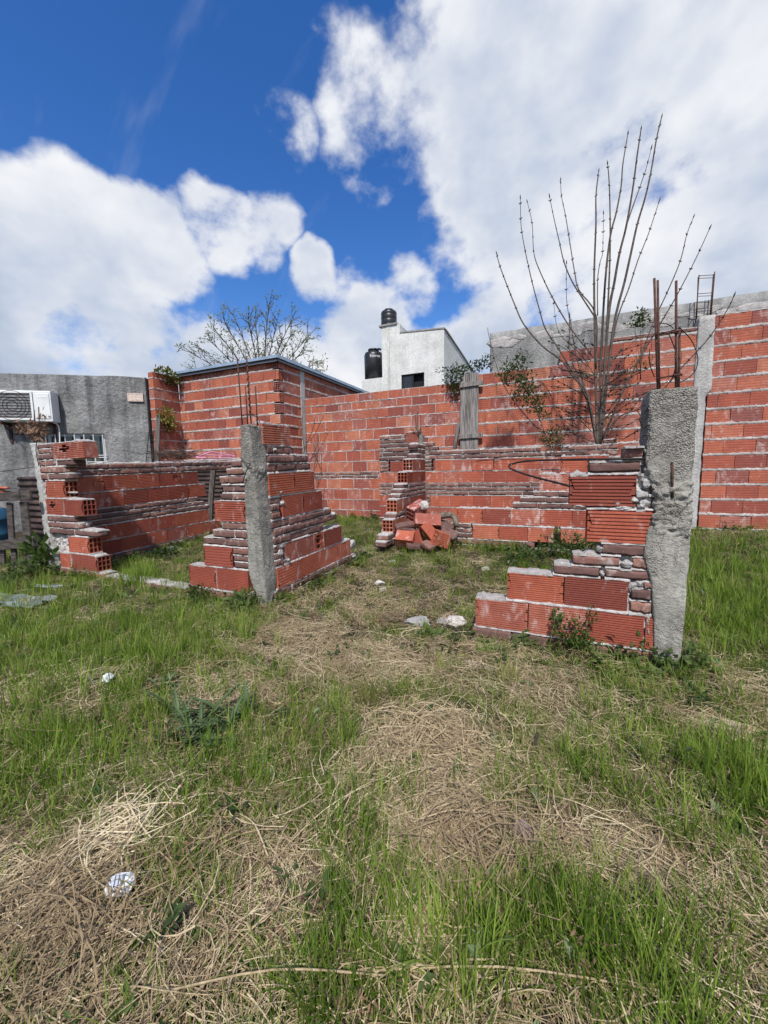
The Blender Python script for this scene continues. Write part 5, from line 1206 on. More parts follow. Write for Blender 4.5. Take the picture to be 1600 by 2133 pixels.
# ------------------------------------------------------------------ grass and straw (uncountable)
def blades(n, h0, h1, spread, lean, w, seed, segs=3, curl=.6, flat=False, tangle=False):
    r = random.Random(seed); V = []; Fc = []
    for _ in range(n):
        a = r.uniform(0, 2*PI); rr = spread*math.sqrt(r.random()); x, y = rr*math.cos(a), rr*math.sin(a); h = r.uniform(h0, h1); ww = w*r.uniform(.7, 1.3)
        if tangle:
            yaw = r.uniform(0, 2*PI); z = r.uniform(.002, .03); cv = r.gauss(0, 1.5); k0 = len(V); S = 5; p = Vector((x, y, z)) - Vector((math.cos(yaw), math.sin(yaw), 0))*h*.5; pitch = r.uniform(-.05, .35)
            for i in range(S+1):
                t = i/S; yw = yaw+cv*(t-.5); d = Vector((math.cos(yw), math.sin(yw), pitch*(1-2.2*t))); s = Vector((-d.y, d.x, r.uniform(-.5, .5))).normalized()*ww*.5*(1-.5*t)
                V.append(tuple(p-s)); V.append(tuple(p+s)); p = p + d*(h/S); p.z = max(p.z, .001)
            for i in range(S): Fc.append((k0+2*i, k0+2*i+1, k0+2*i+3, k0+2*i+2))
            continue
        yaw = a + r.gauss(0, .9); ln = abs(r.gauss(lean, lean*.5)); tw = yaw+PI/2+r.gauss(0, .5); s = Vector((math.cos(tw), math.sin(tw), 0)); k0 = len(V); p = Vector((x, y, -.01)); th = ln*.4
        for i in range(segs+1):
            t = i/segs; wd = ww*(1-t**1.6)*.5
            if i < segs: V.append(tuple(p-s*wd)); V.append(tuple(p+s*wd))
            else: V.append(tuple(p))
            th = ln*(.4+t*curl*1.6); p = p + Vector((math.cos(yaw)*math.sin(th), math.sin(yaw)*math.sin(th), math.cos(th)))*(h/segs)
        for i in range(segs-1): Fc.append((k0+2*i, k0+2*i+1, k0+2*i+3, k0+2*i+2))
        Fc.append((k0+2*segs-2, k0+2*segs-1, k0+2*segs))
    return V, Fc
def scatter(name, label, cat, pts, kinds):
    """pts: (x, y, z, yaw, tiltx, tilty, scale, index)"""
    src = bpy.data.collections.new(name+'_source')
    for i, (vf, mat) in enumerate(kinds):
        me = raw_mesh('tuft_%02d' % i, *vf); me.materials.append(MATS[mat]); o = bpy.data.objects.new('tuft_%s_%02d' % (name, i), me); src.objects.link(o)
    A = np.array(pts, float); me = bpy.data.meshes.new(name); n = len(A); me.vertices.add(n); me.vertices.foreach_set('co', A[:, :3].ravel())
    at = me.attributes.new('rot', 'FLOAT_VECTOR', 'POINT'); at.data.foreach_set('vector', A[:, [4, 5, 3]].ravel())
    at = me.attributes.new('scl', 'FLOAT', 'POINT'); at.data.foreach_set('value', A[:, 6].copy())
    at = me.attributes.new('idx', 'INT', 'POINT'); at.data.foreach_set('value', A[:, 7].astype(np.int32)); me.update()
    o = link(name, me); tag(o, label, cat, None, 'stuff')
    ng = bpy.data.node_groups.new(name+'_nodes', 'GeometryNodeTree'); ng.interface.new_socket('Geometry', in_out='INPUT', socket_type='NodeSocketGeometry'); ng.interface.new_socket('Geometry', in_out='OUTPUT', socket_type='NodeSocketGeometry')
    gi = ng.nodes.new('NodeGroupInput'); go = ng.nodes.new('NodeGroupOutput'); ci = ng.nodes.new('GeometryNodeCollectionInfo'); ip = ng.nodes.new('GeometryNodeInstanceOnPoints')
    ci.inputs['Collection'].default_value = src; ci.inputs['Separate Children'].default_value = True; ci.inputs['Reset Children'].default_value = True
    def na(nm, tp):
        q = ng.nodes.new('GeometryNodeInputNamedAttribute'); q.data_type = tp; q.inputs['Name'].default_value = nm; return q.outputs['Attribute']
    L = ng.links.new; L(gi.outputs[0], ip.inputs['Points']); L(ci.outputs[0], ip.inputs['Instance']); ip.inputs['Pick Instance'].default_value = True
    L(na('idx', 'INT'), ip.inputs['Instance Index']); L(na('rot', 'FLOAT_VECTOR'), ip.inputs['Rotation']); L(na('scl', 'FLOAT'), ip.inputs['Scale']); L(ip.outputs[0], go.inputs[0])
    md = o.modifiers.new('scatter', 'NODES'); md.node_group = ng
    return o
def clover(seed):
    r = random.Random(seed); parts = []
    for i in range(14):
        a = r.uniform(0, 2*PI); q = r.uniform(.1, .9); l = r.uniform(.02, .05); d = Vector((math.cos(a)*q, math.sin(a)*q, r.uniform(.1, .5)))
        parts.append(leaf(Vector((r.gauss(0, .012), r.gauss(0, .012), r.uniform(0, .03))), d, Vector((0, 0, 1)), l, l*r.uniform(.3, .55)))
    return join(parts)
def litter(seed):
    r = random.Random(seed); parts = []
    for i in range(7):
        a = r.uniform(0, 2*PI); l = r.uniform(.018, .045); parts.append(leaf(Vector((r.gauss(0, .04), r.gauss(0, .04), r.uniform(.004, .02))), Vector((math.cos(a), math.sin(a), r.uniform(-.1, .3))), (Vector((0, 0, 1))+rv(r)*.4).normalized(), l, l*r.uniform(.35, .6)))
    return join(parts)
def grass():
    R = np.random.default_rng(21); fx = math.atan2(FW[1], FW[0]); pts = []
    for r0, r1 in zip(np.arange(.3, 9.2, .1), np.arange(.4, 9.3, .1)):
        rm = (r0+r1)/2; den = min(2600, max(230, 3000/rm**1.5)); area = (r1*r1-r0*r0)/2*2.5; n = R.poisson(den*area)
        rr = R.uniform(r0, r1, n); th = fx + R.uniform(-1.25, 1.25, n); pts.append(np.stack([rr*np.cos(th), rr*np.sin(th)], 1))
    P = np.concatenate(pts); x, y = P[:, 0], P[:, 1]
    ok = (y < 6.25) & (x > -7.5) & (x < 4)
    def inwall(a, b, c, d): return (x > a) & (x < b) & (y > c) & (y < d)
    for q in [(-.75, .66, 2.34, 2.5), (-2.75, -2.02, 2.34, 2.5), (-2.17, -2.03, 2.3, 4.0), (-5.1, -4.35, 2.34, 2.5), (-4.97, -4.81, 2.3, 5.0), (-1.0, .7, 4.49, 4.64), (-2.5, .8, 5.59, 5.74), (-1.92, -1.74, 4.1, 5.7), (-7.2, -4.38, 5.55, 9)]: ok &= ~inwall(*q)
    for px, rad in [((425, 1535), .16), ((350, 1435), .09), ((110, 2090), .09), ((255, 1888), .05), ((1085, 1752), .06), ((868, 1302), .13), ((228, 1438), .05)]:
        c = g3(*px); ok &= ~((np.hypot(x-c.x, y-c.y) < rad) & (R.random(len(x)) < .8))
    P = P[ok]; x, y = P[:, 0], P[:, 1]; n = len(P)
    g = .70 + .75*fbm(x*.9+3, y*.9+8, 3) + .80*vnoise(x*3.3+1, y*3.3) + 1.05*vnoise(x*8.5+5, y*8.5) + .6*vnoise(x*19+2, y*19)
    dens = np.ones(n); pale = np.zeros(n); tall = .35 + .5*fbm(x*1.6+30, y*1.6, 2)
    def E(px, rx, ry):
        c = g3(*px); 
        return np.exp(-(((x-c.x)/rx)**2 + ((y-c.y)/ry)**2))
    for px, rx, ry, a in [((180, 1340), 1.0, .7, .75), ((60, 1260), .9, .5, .6), ((300, 1215), .5, .22, .9), ((1540, 1280), .9, .9, .9), ((1500, 1180), 1.0, 1.0, .8), ((1570, 1640), .25, .3, .8), ((740, 1800), .14, .18, .55), ((900, 1980), .2, .12, .7), ((1150, 1960), .22, .12, .8), ((120, 1600), .25, .2, .5), ((470, 1640), .25, .18, .45), ((1200, 1600), .3, .25, .4), ((350, 1130), 1.0, .9, .55), ((640, 2080), .25, .1, .7), ((1330, 2050), .3, .15, .8), ((330, 1850), .08, .08, .4), ((1350, 1440), .3, .2, .4), ((930, 1160), .5, .5, .2)]:
        e = E(px, rx, ry); g += a*e; tall += .45*a*e
    for px, rx, ry, a in [((620, 1370), .5, .32, .85), ((900, 1555), .17, .12, 1.1), ((140, 1960), .2, .1, 1.1), ((40, 1900), .2, .12, .6), ((260, 1770), .12, .09, .9), ((800, 1730), .16, .1, .35), ((1010, 1790), .16, .1, .65), ((1270, 1800), .16, .1, .55), ((850, 1260), .7, .5, .28), ((900, 1400), .5, .35, .22), ((420, 1460), .3, .25, .5), ((1260, 1530), .35, .2, .35), ((1480, 1450), .2, .15, .6), ((880, 1950), .08, .05, .7), ((560, 1830), .12, .1, .5)]:
        e = E(px, rx, ry); g -= .72*a*e; pale += a*e; tall -= .25*a*e
    pg = 1/(1+np.exp(-(g-.40)*3.4)); u = R.random(n); isg = u < pg
    z = ground_z(x, y); yaw = R.uniform(0, 2*PI, n); tx = R.normal(0, .12, n); ty = R.normal(0, .12, n)
    dist = np.hypot(x, y); sc = (1+.06*np.clip(dist-3, 0, 4))*R.uniform(.65, 1.2, n)*np.clip(.72+.45*tall, .5, 1.2)*np.clip(.74+.16*dist, .74, 1.0)
    K = [(blades(17, .06, .15, .04, .85, .0040, 1), 'grass_green'), (blades(13, .09, .19, .035, .65, .0048, 2), 'grass_green'), (blades(18, .035, .085, .05, .8, .0036, 3), 'grass_green'), (blades(16, .05, .12, .045, .8, .0036, 4), 'grass_olive'), (blades(20, .03, .07, .055, .9, .003, 5), 'grass_olive'),
         (blades(11, .10, .24, .05, .4, .0052, 10), 'grass_green'), (blades(17, .04, .11, .045, 1.0, .0034, 11), 'grass_green'), (clover(1), 'leaf_mid'), (clover(2), 'leaf_thistle')]
    D = [(blades(20, .05, .17, .07, 0, .0019, 6, tangle=True), 'grass_dry'), (blades(14, .08, .24, .08, 0, .0023, 7, tangle=True), 'grass_dry'), (blades(20, .04, .12, .07, 0, .0020, 8, tangle=True), 'grass_brown'), (blades(9, .05, .13, .04, 1.1, .0030, 9), 'grass_dry'), (blades(12, .03, .10, .07, 0, .0028, 12, tangle=True), 'grass_brown'), (litter(3), 'leaf_dead')]
    gi = np.flatnonzero(isg); t = tall[gi]; q = R.random(len(gi))
    idx = np.where(q < .22+.5*t, np.where(R.random(len(gi)) < .5, 0, 1), np.where(q < .62, 2, np.where(q < .8, 3, 4))); m = R.random(len(gi)); idx = np.where((m < .10) & (t > .5), 5, np.where(m > .88, 6, idx)); far = g[gi] < .6; idx = np.where(far & (R.random(len(gi)) < .5), 3+(R.random(len(gi)) < .5), idx); m2 = R.random(len(gi)); idx = np.where(m2 < .05, 7, np.where(m2 < .07, 8, idx))
    A = np.stack([x[gi], y[gi], z[gi], yaw[gi], tx[gi], ty[gi], sc[gi], idx], 1)
    scatter('green_grass', 'green grass growing in tufts over the whole plot', 'grass', A, K)
    # dry straw: everywhere a little, much on the bare patches
    di = np.flatnonzero(((~isg) & (R.random(n) < .64)) | (R.random(n) < .18)); pl = pale[di]; q = R.random(len(di)); idx = np.where(q < .36+.25*pl, 0, np.where(q < .60+.35*pl, 1, np.where(q < .72, 2, np.where(q < .88, 3, np.where(q < .95, 4, 5)))))
    A = np.stack([x[di], y[di], z[di]+R.uniform(0, .012, len(di)), yaw[di], tx[di]*.8, ty[di]*.8, R.uniform(.7, 1.25, len(di)), idx], 1)
    scatter('dry_grass', 'dry straw and dead grass lying matted over the plot', 'dry grass', A, D)
grass()
def broad_weeds():
    R = np.random.default_rng(77); pts = []
    lines = [((-.75, 2.28), (.6, 2.28)), ((-2.7, 2.28), (-2.1, 2.26)), ((-1.97, 2.4), (-1.95, 3.9)), ((-5.0, 2.28), (-4.3, 2.28)), ((-4.75, 2.6), (-4.75, 4.7)), ((-1.0, 4.42), (.6, 4.42)), ((-4.3, 6.2), (-2.0, 6.2)), ((1.0, 6.2), (4.5, 6.2)), ((.72, 2.3), (.75, 2.6)), ((-2.4, 5.5), (-1.9, 5.5))]
    for a, b in lines:
        a, b = np.array(a), np.array(b); n = int(np.linalg.norm(b-a)*34)
        for _ in range(n): p = a+(b-a)*R.random()+R.normal(0, .06, 2); pts.append((p[0], p[1], R.uniform(.7, 1.5)))
    fx = math.atan2(FW[1], FW[0])
    for _ in range(900):
        r = R.uniform(.5, 1)**.5*R.choice([1.2, 2.2, 3.5, 5.5])+R.normal(0, .25); th = fx+R.uniform(-1.1, 1.1); x, y = r*math.cos(th), r*math.sin(th)
        if y > 6.2 or r < .45: continue
        if vnoise(x*1.7+40, y*1.7+3) > -.02: pts.append((x, y, R.uniform(.45, 1.0)))
    def sprig(seed, n, h, L, w):
        r = random.Random(seed); parts = []
        for i in range(n):
            a = r.uniform(0, 2*PI); t = r.random(); c = Vector((r.gauss(0, .018), r.gauss(0, .018), h*t)); d = Vector((math.cos(a), math.sin(a), r.uniform(0, .8))); l = L*r.uniform(.6, 1.2)
            parts.append(leaf(c, d, (Vector((0, 0, 1))+rv(r)*.5).normalized(), l, l*w*r.uniform(.8, 1.2)))
        return join(parts)
    A = [(x, y, gz(x, y), R.uniform(0, 6.28), R.normal(0, .15), R.normal(0, .15), sc, R.integers(0, 5)) for x, y, sc in pts]
    scatter('low_weeds', 'low broad-leaved weeds scattered through the grass and along wall bases', 'weeds', A, [(sprig(1, 16, .05, .045, .5), 'leaf_mid'), (sprig(2, 20, .09, .04, .42), 'leaf_dark'), (sprig(3, 12, .02, .065, .33), 'leaf_mid'), (sprig(4, 14, .03, .05, .6), 'leaf_yellow'), (sprig(5, 22, .10, .022, .3), 'leaf_dead')])
broad_weeds()
def mound(px, label, seed, rad, n=260, mat='grass_dry', h=.07):
    c = g3(*px); r = random.Random(seed); parts = []
    for i in range(n):
        a = r.uniform(0, 2*PI); rr = rad*math.sqrt(r.random()); z = h*(1-(rr/rad)**2)*r.uniform(.3, 1)
        VFx = blades(1, .12, .34, .001, 0, .0034, seed*1000+i, tangle=True); parts.append(xform(VFx, Matrix.Translation(c+Vector((rr*math.cos(a), rr*math.sin(a), z))) @ Matrix.Rotation(r.gauss(0, .25), 4, 'X')))
    o = obj('straw_heap', join(parts), MATS[mat]); tag(o, label, 'straw', None, 'stuff')
mound((895, 1555), 'pale heap of dry straw in the middle of the plot', 3, .17, 420)
mound((130, 1960), 'dry straw heap at the lower left beside the white wrapper', 4, .22, 420)
mound((250, 1765), 'small dry straw heap above the white wrapper', 5, .10, 160)
mound((1010, 1800), 'dry straw heap below the round stone', 6, .16, 300)

# ------------------------------------------------------------------ single weeds
def weeds():
    def gb(name, label, cat, px, R, n, size, mat, seed, hgt, up=.5, stems=8):
        c = g3(*px); bush(name, label, cat, c, [(c+Vector((0, 0, hgt*.5)), (R, R, hgt*.55), n)], size, mat, seed, stems, None, up)
    gb('leafy_weed', 'bright leafy weed at the foot of the leaning corner column', 'weed', (508, 1275), .13, 260, .045, 'leaf_mid', 51, .16)
    gb('leafy_weed', 'dark leafy weed below the stub wall left of the corner column', 'weed', (430, 1245), .16, 220, .038, 'leaf_dark', 52, .12)
    gb('leafy_weed', 'leafy weed at the foot of the thick right column', 'weed', (1345, 1385), .10, 140, .04, 'leaf_mid', 53, .16)
    gb('leafy_weed', 'leafy weed right of the thick column base', 'weed', (1425, 1390), .09, 110, .04, 'leaf_mid', 54, .12)
    gb('leafy_weed', 'weed clump growing through the gap in the low inner wall', 'weed', (1170, 1165), .26, 320, .05, 'leaf_dark', 55, .26)
    gb('leafy_weed', 'weed clump behind the stepped right wall', 'weed', (1090, 1175), .22, 240, .05, 'leaf_dark', 56, .16)
    gb('leafy_weed', 'dark weeds at the foot of the left wooden pallet fence', 'weed', (70, 1205), .20, 170, .06, 'leaf_dark', 57, .20)
    gb('leafy_weed', 'weeds at the lower left frame edge below the fence', 'weed', (5, 1225), .20, 160, .055, 'leaf_dark', 58, .13)
    gb('leafy_weed', 'tall weed between the fence boards and thin left post', 'weed', (88, 1200), .12, 120, .09, 'leaf_mid', 59, .42, .8)
    gb('leafy_weed', 'low weed patch inside the left room', 'weed', (345, 1165), .22, 240, .05, 'leaf_dark', 60, .12)
    gb('leafy_weed', 'mossy weeds beside the rubble heap under the log', 'weed', (925, 1150), .16, 260, .035, 'leaf_yellow', 61, .2)
    p = at_v(X5(700), Y5(1290), VF-.06); c = g3(X5(700), Y5(1400))
    P = lambda x, y: at_v(X5(x), Y5(y), VF-.05)
    bush('creeping_vine', 'small leafy vine climbing the nearest stepped brick wall', 'vine', c, [(P(620, 1200), (.035, .03, .05), 55), (P(620, 1270), (.03, .03, .05), 35), (P(750, 1240), (.09, .03, .04), 55), (P(740, 1340), (.08, .05, .05), 150), (P(840, 1180), (.02, .02, .06), 25), (P(700, 1390), (.08, .05, .05), 100)], .028, 'leaf_mid', 62, 12)
    r = random.Random(70)
    def rosette(px, label, n, L, seed):
        c = g3(*px); parts = []
        for i in range(n):
            a = 2*PI*i/n*2.4+r.uniform(-.2, .2); el = r.uniform(.35, 1.15); l = L*r.uniform(.6, 1.1); d = Vector((math.cos(a)*math.cos(el), math.sin(a)*math.cos(el), math.sin(el))); off = Vector((r.gauss(0, L*.38), r.gauss(0, L*.38), .01))
            for k in range(9):
                t = (k+.6)/9; q = c+off+d*l*t - Vector((0, 0, l*.25*t*t)); s = Vector((-d.y, d.x, 0)).normalized()
                for sg in (1, -1): parts.append(leaf(q, s*sg*.8+d*.7, Vector((0, 0, 1)), l*.26*(1-.6*t), l*.07))
            parts.append(leaf(c+off, d, Vector((0, 0, 1)), l, l*.10))
        root = thing('thistle', c, label, 'weed'); obj('leaves', join(parts), MATS['leaf_thistle'], root)
    rosette((425, 1535), 'large grey green thistle rosette in the left foreground', 34, .19, 1)
    rosette((350, 1435), 'small grey green thistle near the bare earth patch', 12, .11, 2)
    rosette((110, 2090), 'low grey green thistle at the lower left corner', 12, .08, 3)
    def tuft(px, label, n, h0, h1, mat, seed, w=.0045, spread=.05):
        c = g3(*px); root = thing('grass_tuft', c, label, 'grass tuft', 'single grass tufts'); obj('blades', xform(blades(n, h0, h1, spread, .5, w, seed, 4), Matrix.Translation(c)), MATS[mat], root)
    tuft((770, 1475), 'yellowish grass tuft right of the earth patch', 60, .10, .22, 'grass_olive', 81)
    tuft((290, 1215), 'long glossy grass clump in front of the left stub wall', 110, .16, .36, 'grass_green', 82, .007, .16)
    tuft((190, 1200), 'long grass clump at the foot of the thin left post', 90, .14, .32, 'grass_green', 83, .007, .14)
    tuft((1060, 1430), 'grass tuft in front of the nearest stepped wall', 50, .12, .24, 'grass_olive', 84)
    tuft((720, 1780), 'thick upright green grass tuft at centre foreground', 90, .12, .22, 'grass_green', 85, .005, .07)
    tuft((950, 2010), 'green grass tuft at bottom centre', 90, .10, .2, 'grass_green', 86, .005, .08)
    tuft((1180, 1990), 'green grass tuft at the bottom right of centre', 110, .10, .2, 'grass_green', 87, .005, .10)
    tuft((700, 2080), 'green grass tuft at the bottom left of centre', 90, .09, .19, 'grass_green', 88, .005, .08)
    tuft((1560, 1680), 'dense green grass tuft at the right frame edge', 110, .10, .2, 'grass_green', 89, .005, .1)
weeds()

# ------------------------------------------------------------------ rubble heap and debris
def rubble():
    def blk(px, v, rot, key, dims, label, name='fallen_hollow_brick', dz=0.0):
        o = link(name, BR[key] if isinstance(key, str) else key, None); p = at_v(px[0], px[1], v); p.z += dz; o.location = p; o.scale = dims; o.rotation_euler = rot; tag(o, label, 'brick', 'rubble heap bricks'); return o
    blk((868, 1064), 4.42, (.35, -.35, 1.15), 'lines_open', (.25, .12, .18), 'fallen brick at the back of the rubble heap, open cells facing the camera')
    blk((889, 1086), 4.33, (1.15, .10, .45), 'lines_open', (.30, .13, .19), 'large flat orange fallen brick on top of the rubble heap')
    blk((898, 1112), 4.24, (1.25, .9, .25), 'lines', (.29, .11, .17), 'fallen orange brick leaning at the right of the rubble heap')
    blk((845, 1124), 4.18, (.75, .06, .12), 'lines_open', (.21, .14, .17), 'fallen brick with white mortar end at the front of the rubble heap')
    blk((872, 1122), 4.25, (.3, 1.25, .3), 'lines', (.22, .08, .10), 'upright broken brick piece in the middle of the rubble heap')
    blk((845, 1094), 4.30, (.2, -.2, .5), CL[0], (.25, .12, .06), 'solid brick lying left in the rubble heap', 'fallen_brick')
    blk((846, 1103), 4.30, (.1, .1, .2), CL[2], (.22, .12, .06), 'solid brick at the bottom left of the rubble heap', 'fallen_brick')
    blk((925, 1096), 4.40, (.3, .25, -.5), CL[3], (.26, .12, .07), 'dirty solid brick under the log in the rubble heap', 'fallen_brick')
    blk((918, 1122), 4.22, (.2, .35, .9), 'lines_open', (.20, .12, .16), 'half hollow brick lying at the right front of the rubble heap')
    blk((935, 1112), 4.30, (.9, .2, -.3), CL[1], (.20, .12, .06), 'tilted solid brick at the far right of the rubble heap', 'fallen_brick')
    blk((862, 1138), 4.12, (.15, .1, .7), CL[4], (.17, .11, .055), 'half solid brick at the front foot of the rubble heap', 'fallen_brick')
    blk((893, 1136), 4.12, (.1, .3, -.4), CL[5], (.15, .11, .055), 'small brick piece in the grass before the rubble heap', 'fallen_brick')
    def stone(px, dims, label, mat='rubble_white', seed=0, rot=0, z=0.0, v=None, cat='stone', name='stone'):
        c = g3(*px) if v is None else at_v(px[0], px[1], v); o = obj(name, xform(rough_blob(seed, *dims, .5, 4), Matrix.Rotation(rot, 4, 'Z')), MATS[mat]); o.location = c+Vector((0, 0, dims[2]*.25+z)); tag(o, label, cat, 'loose stones'); return o
    stone((806, 1120), (.20, .17, .22), 'pale mortar lump left of the rubble heap', seed=501)
    stone((838, 1140), (.13, .10, .10), 'white mortar lump at the front of the rubble heap', 'rubble_white', seed=502)
    stone((884, 1058), (.13, .1, .12), 'white mortar stuck on the rearmost fallen brick', 'rubble_white', 503, v=4.40, cat='mortar', name='mortar_lump')
    stone((868, 1302), (.24, .13, .09), 'flat grey stone slab at the end of the right footing', 'stone_grey', 504, .3)
    stone((950, 1300), (.16, .11, .08), 'white plaster lump on the right footing', 'rubble_white', 505, .2)
    stone((918, 1300), (.09, .07, .06), 'small brown stone between slab and plaster lump', 'stone_grey', 506)
    stone((790, 1218), (.11, .08, .07), 'upper white pebble lump in the passage', 'rubble_white', 507); stone((797, 1232), (.08, .06, .06), 'lower white pebble lump in the passage', 'rubble_white', 508); stone((818, 1172), (.10, .07, .05), 'small pale stone in the grass before the rubble', 'rubble_white', 509)
    stone((1085, 1752), (.075, .065, .085), 'round brownish stone in the foreground straw', 'rock_brown', 510)
    stone((1525, 1520), (.10, .08, .05), 'pale stone in the grass at right', 'rubble_white', 511); stone((982, 1388), (.08, .06, .04), 'small pale stone before the right wall', 'rubble_white', 512); stone((1020, 1395), (.06, .05, .03), 'tiny pale stone before the right wall', 'rubble_white', 513)
    stone((950, 1370), (.05, .04, .04), 'white chip before the right wall footing', 'rubble_white', 514); stone((8, 1335), (.08, .06, .05), 'white chip at the left frame edge', 'rubble_white', 515)
    stone((1010, 1188), (.09, .07, .06), 'white lump in the grass behind the right wall', 'rubble_white', 516)
    lg = obj('fallen_log', tube(smooth_path([at_v(904, 1080, 4.42), at_v(920, 1075, 4.43), at_v(938, 1073, 4.43), at_v(948, 1080, 4.40), at_v(951, 1096, 4.36)], 4), [.03, .03, .032, .034, .035, .036, .036, .036, .035, .034, .034, .033, .033, .032, .03, .03, .03], 8), MATS['log_bark'], None, True); tag(lg, 'crooked grey branch lying from the rubble heap to the low wall', 'branch')
rubble()
def pallet_fence():
    v = 2.22; P = lambda x, y, o=0: at_v(x/5.926, 980+y/5.926, v+o); root = thing('pallet_fence', P(150, 1250), 'dark weathered wooden pallet standing as a fence at the left edge', 'fence')
    def board(name, a, b, w, th=.022, o=0.0):
        A, B = P(*a, o), P(*b, o); d = B-A; L = d.length; ang = math.atan2(d.z, d.x); M = Matrix.Translation((A+B)/2) @ Matrix.Rotation(-ang, 4, 'Y'); obj(name, xform(bevel_box(L, th, w, .004), M), MATS['dark_wood'], root)
    board('rail', (-500, 350), (250, 315), .10); board('rail', (240, 310), (382, 300), .10, .024, .012); board('rail', (-500, 990), (445, 870), .11)
    for a, b, w in [((120, 400), (150, 880), .11), ((295, 390), (345, 860), .15), ((30, 960), (40, 1290), .10), ((170, 960), (190, 1290), .10), ((-120, 400), (-90, 1290), .12), ((-330, 420), (-310, 1290), .12), ((360, 900), (410, 1290), .12)]:
        board('board', a, b, w, .02, .035)
    # things behind the fence
    def corrugated(name, A, B, z0, z1, label, pitch=.076, amp=.012):
        n = int((z1-z0)/pitch*8); V = []; Fc = []; d = (B-A).normalized(); nn = Vector((d.y, -d.x, 0))
        for i in range(n+1):
            z = z0+(z1-z0)*i/n; o = nn*amp*math.sin(2*PI*(z-z0)/pitch)
            for p in (A, B):
                for th in (0, -.003): V.append(tuple(Vector((p.x, p.y, z))+o+nn*th))
        for i in range(n): k = 4*i; Fc += [(k, k+2, k+6, k+4), (k+3, k+1, k+5, k+7), (k+1, k, k+4, k+5), (k+2, k+3, k+7, k+6)]
        Fc += [(0, 1, 3, 2), (4*n, 4*n+2, 4*n+3, 4*n+1)]
        o = obj(name, (V, Fc), MATS['rust_sheet'], None, True); tag(o, label, 'metal sheet', 'rusty corrugated sheets')
    corrugated('corrugated_sheet', at_v(37, 1000, 2.62), at_v(100, 1000, 2.62), -.05, at_v(60, 993, 2.62).z, 'rusty brown corrugated sheet behind the pallet fence')
    corrugated('corrugated_sheet', at_v(395, 1000, 5.25), at_v(535, 1000, 5.25), .1, at_v(450, 972, 5.25).z, 'dark corrugated sheet closing the gap at the end of the left side wall')
    ps = obj('timber_post', tube([at_v(436, 1100, 4.95)-Vector((0, 0, .1)), at_v(440, 1030, 4.95), at_v(446, 965, 4.95)], [.05, .048, .046], 7), MATS['post_wood'], None, False); tag(ps, 'grey timber post before the dark corrugated sheet', 'post')
    b = thing('plastic_drum', at_v(-12, 1120, 2.95), 'blue plastic drum behind the pallet fence', 'drum')
    c = at_v(-14, 1120, 2.95); c.z = 0; z1 = at_v(0, 1062, 2.95).z; V = []; Fc = []; n = 24; prof = [(.20, -.03), (.22, .0), (.225, z1*.3), (.235, z1*.33), (.225, z1*.36), (.225, z1*.7), (.235, z1*.73), (.225, z1*.76), (.215, z1), (.15, z1+.01)]
    for rr, z in prof:
        for k in range(n): V.append((c.x+rr*math.cos(2*PI*k/n), c.y+rr*math.sin(2*PI*k/n), z))
    for i in range(len(prof)-1):
        for k in range(n): Fc.append((i*n+k, i*n+(k+1) % n, (i+1)*n+(k+1) % n, (i+1)*n+k))
    Fc.append(tuple((len(prof)-1)*n+k for k in range(n))); obj('body', (V, Fc), MATS['blue_plastic'], b, True)
    cp = obj('tile_stack', join([xform(rough_blob(700+i, .30, .2, .06, .4, 3), Matrix.Translation(at_v(6, 1017+i*8, 3.3))) for i in range(3)]), MATS['terracotta'], None, True); tag(cp, 'reddish curved tiles glimpsed above the pallet fence', 'tiles', None, 'stuff')
pallet_fence()
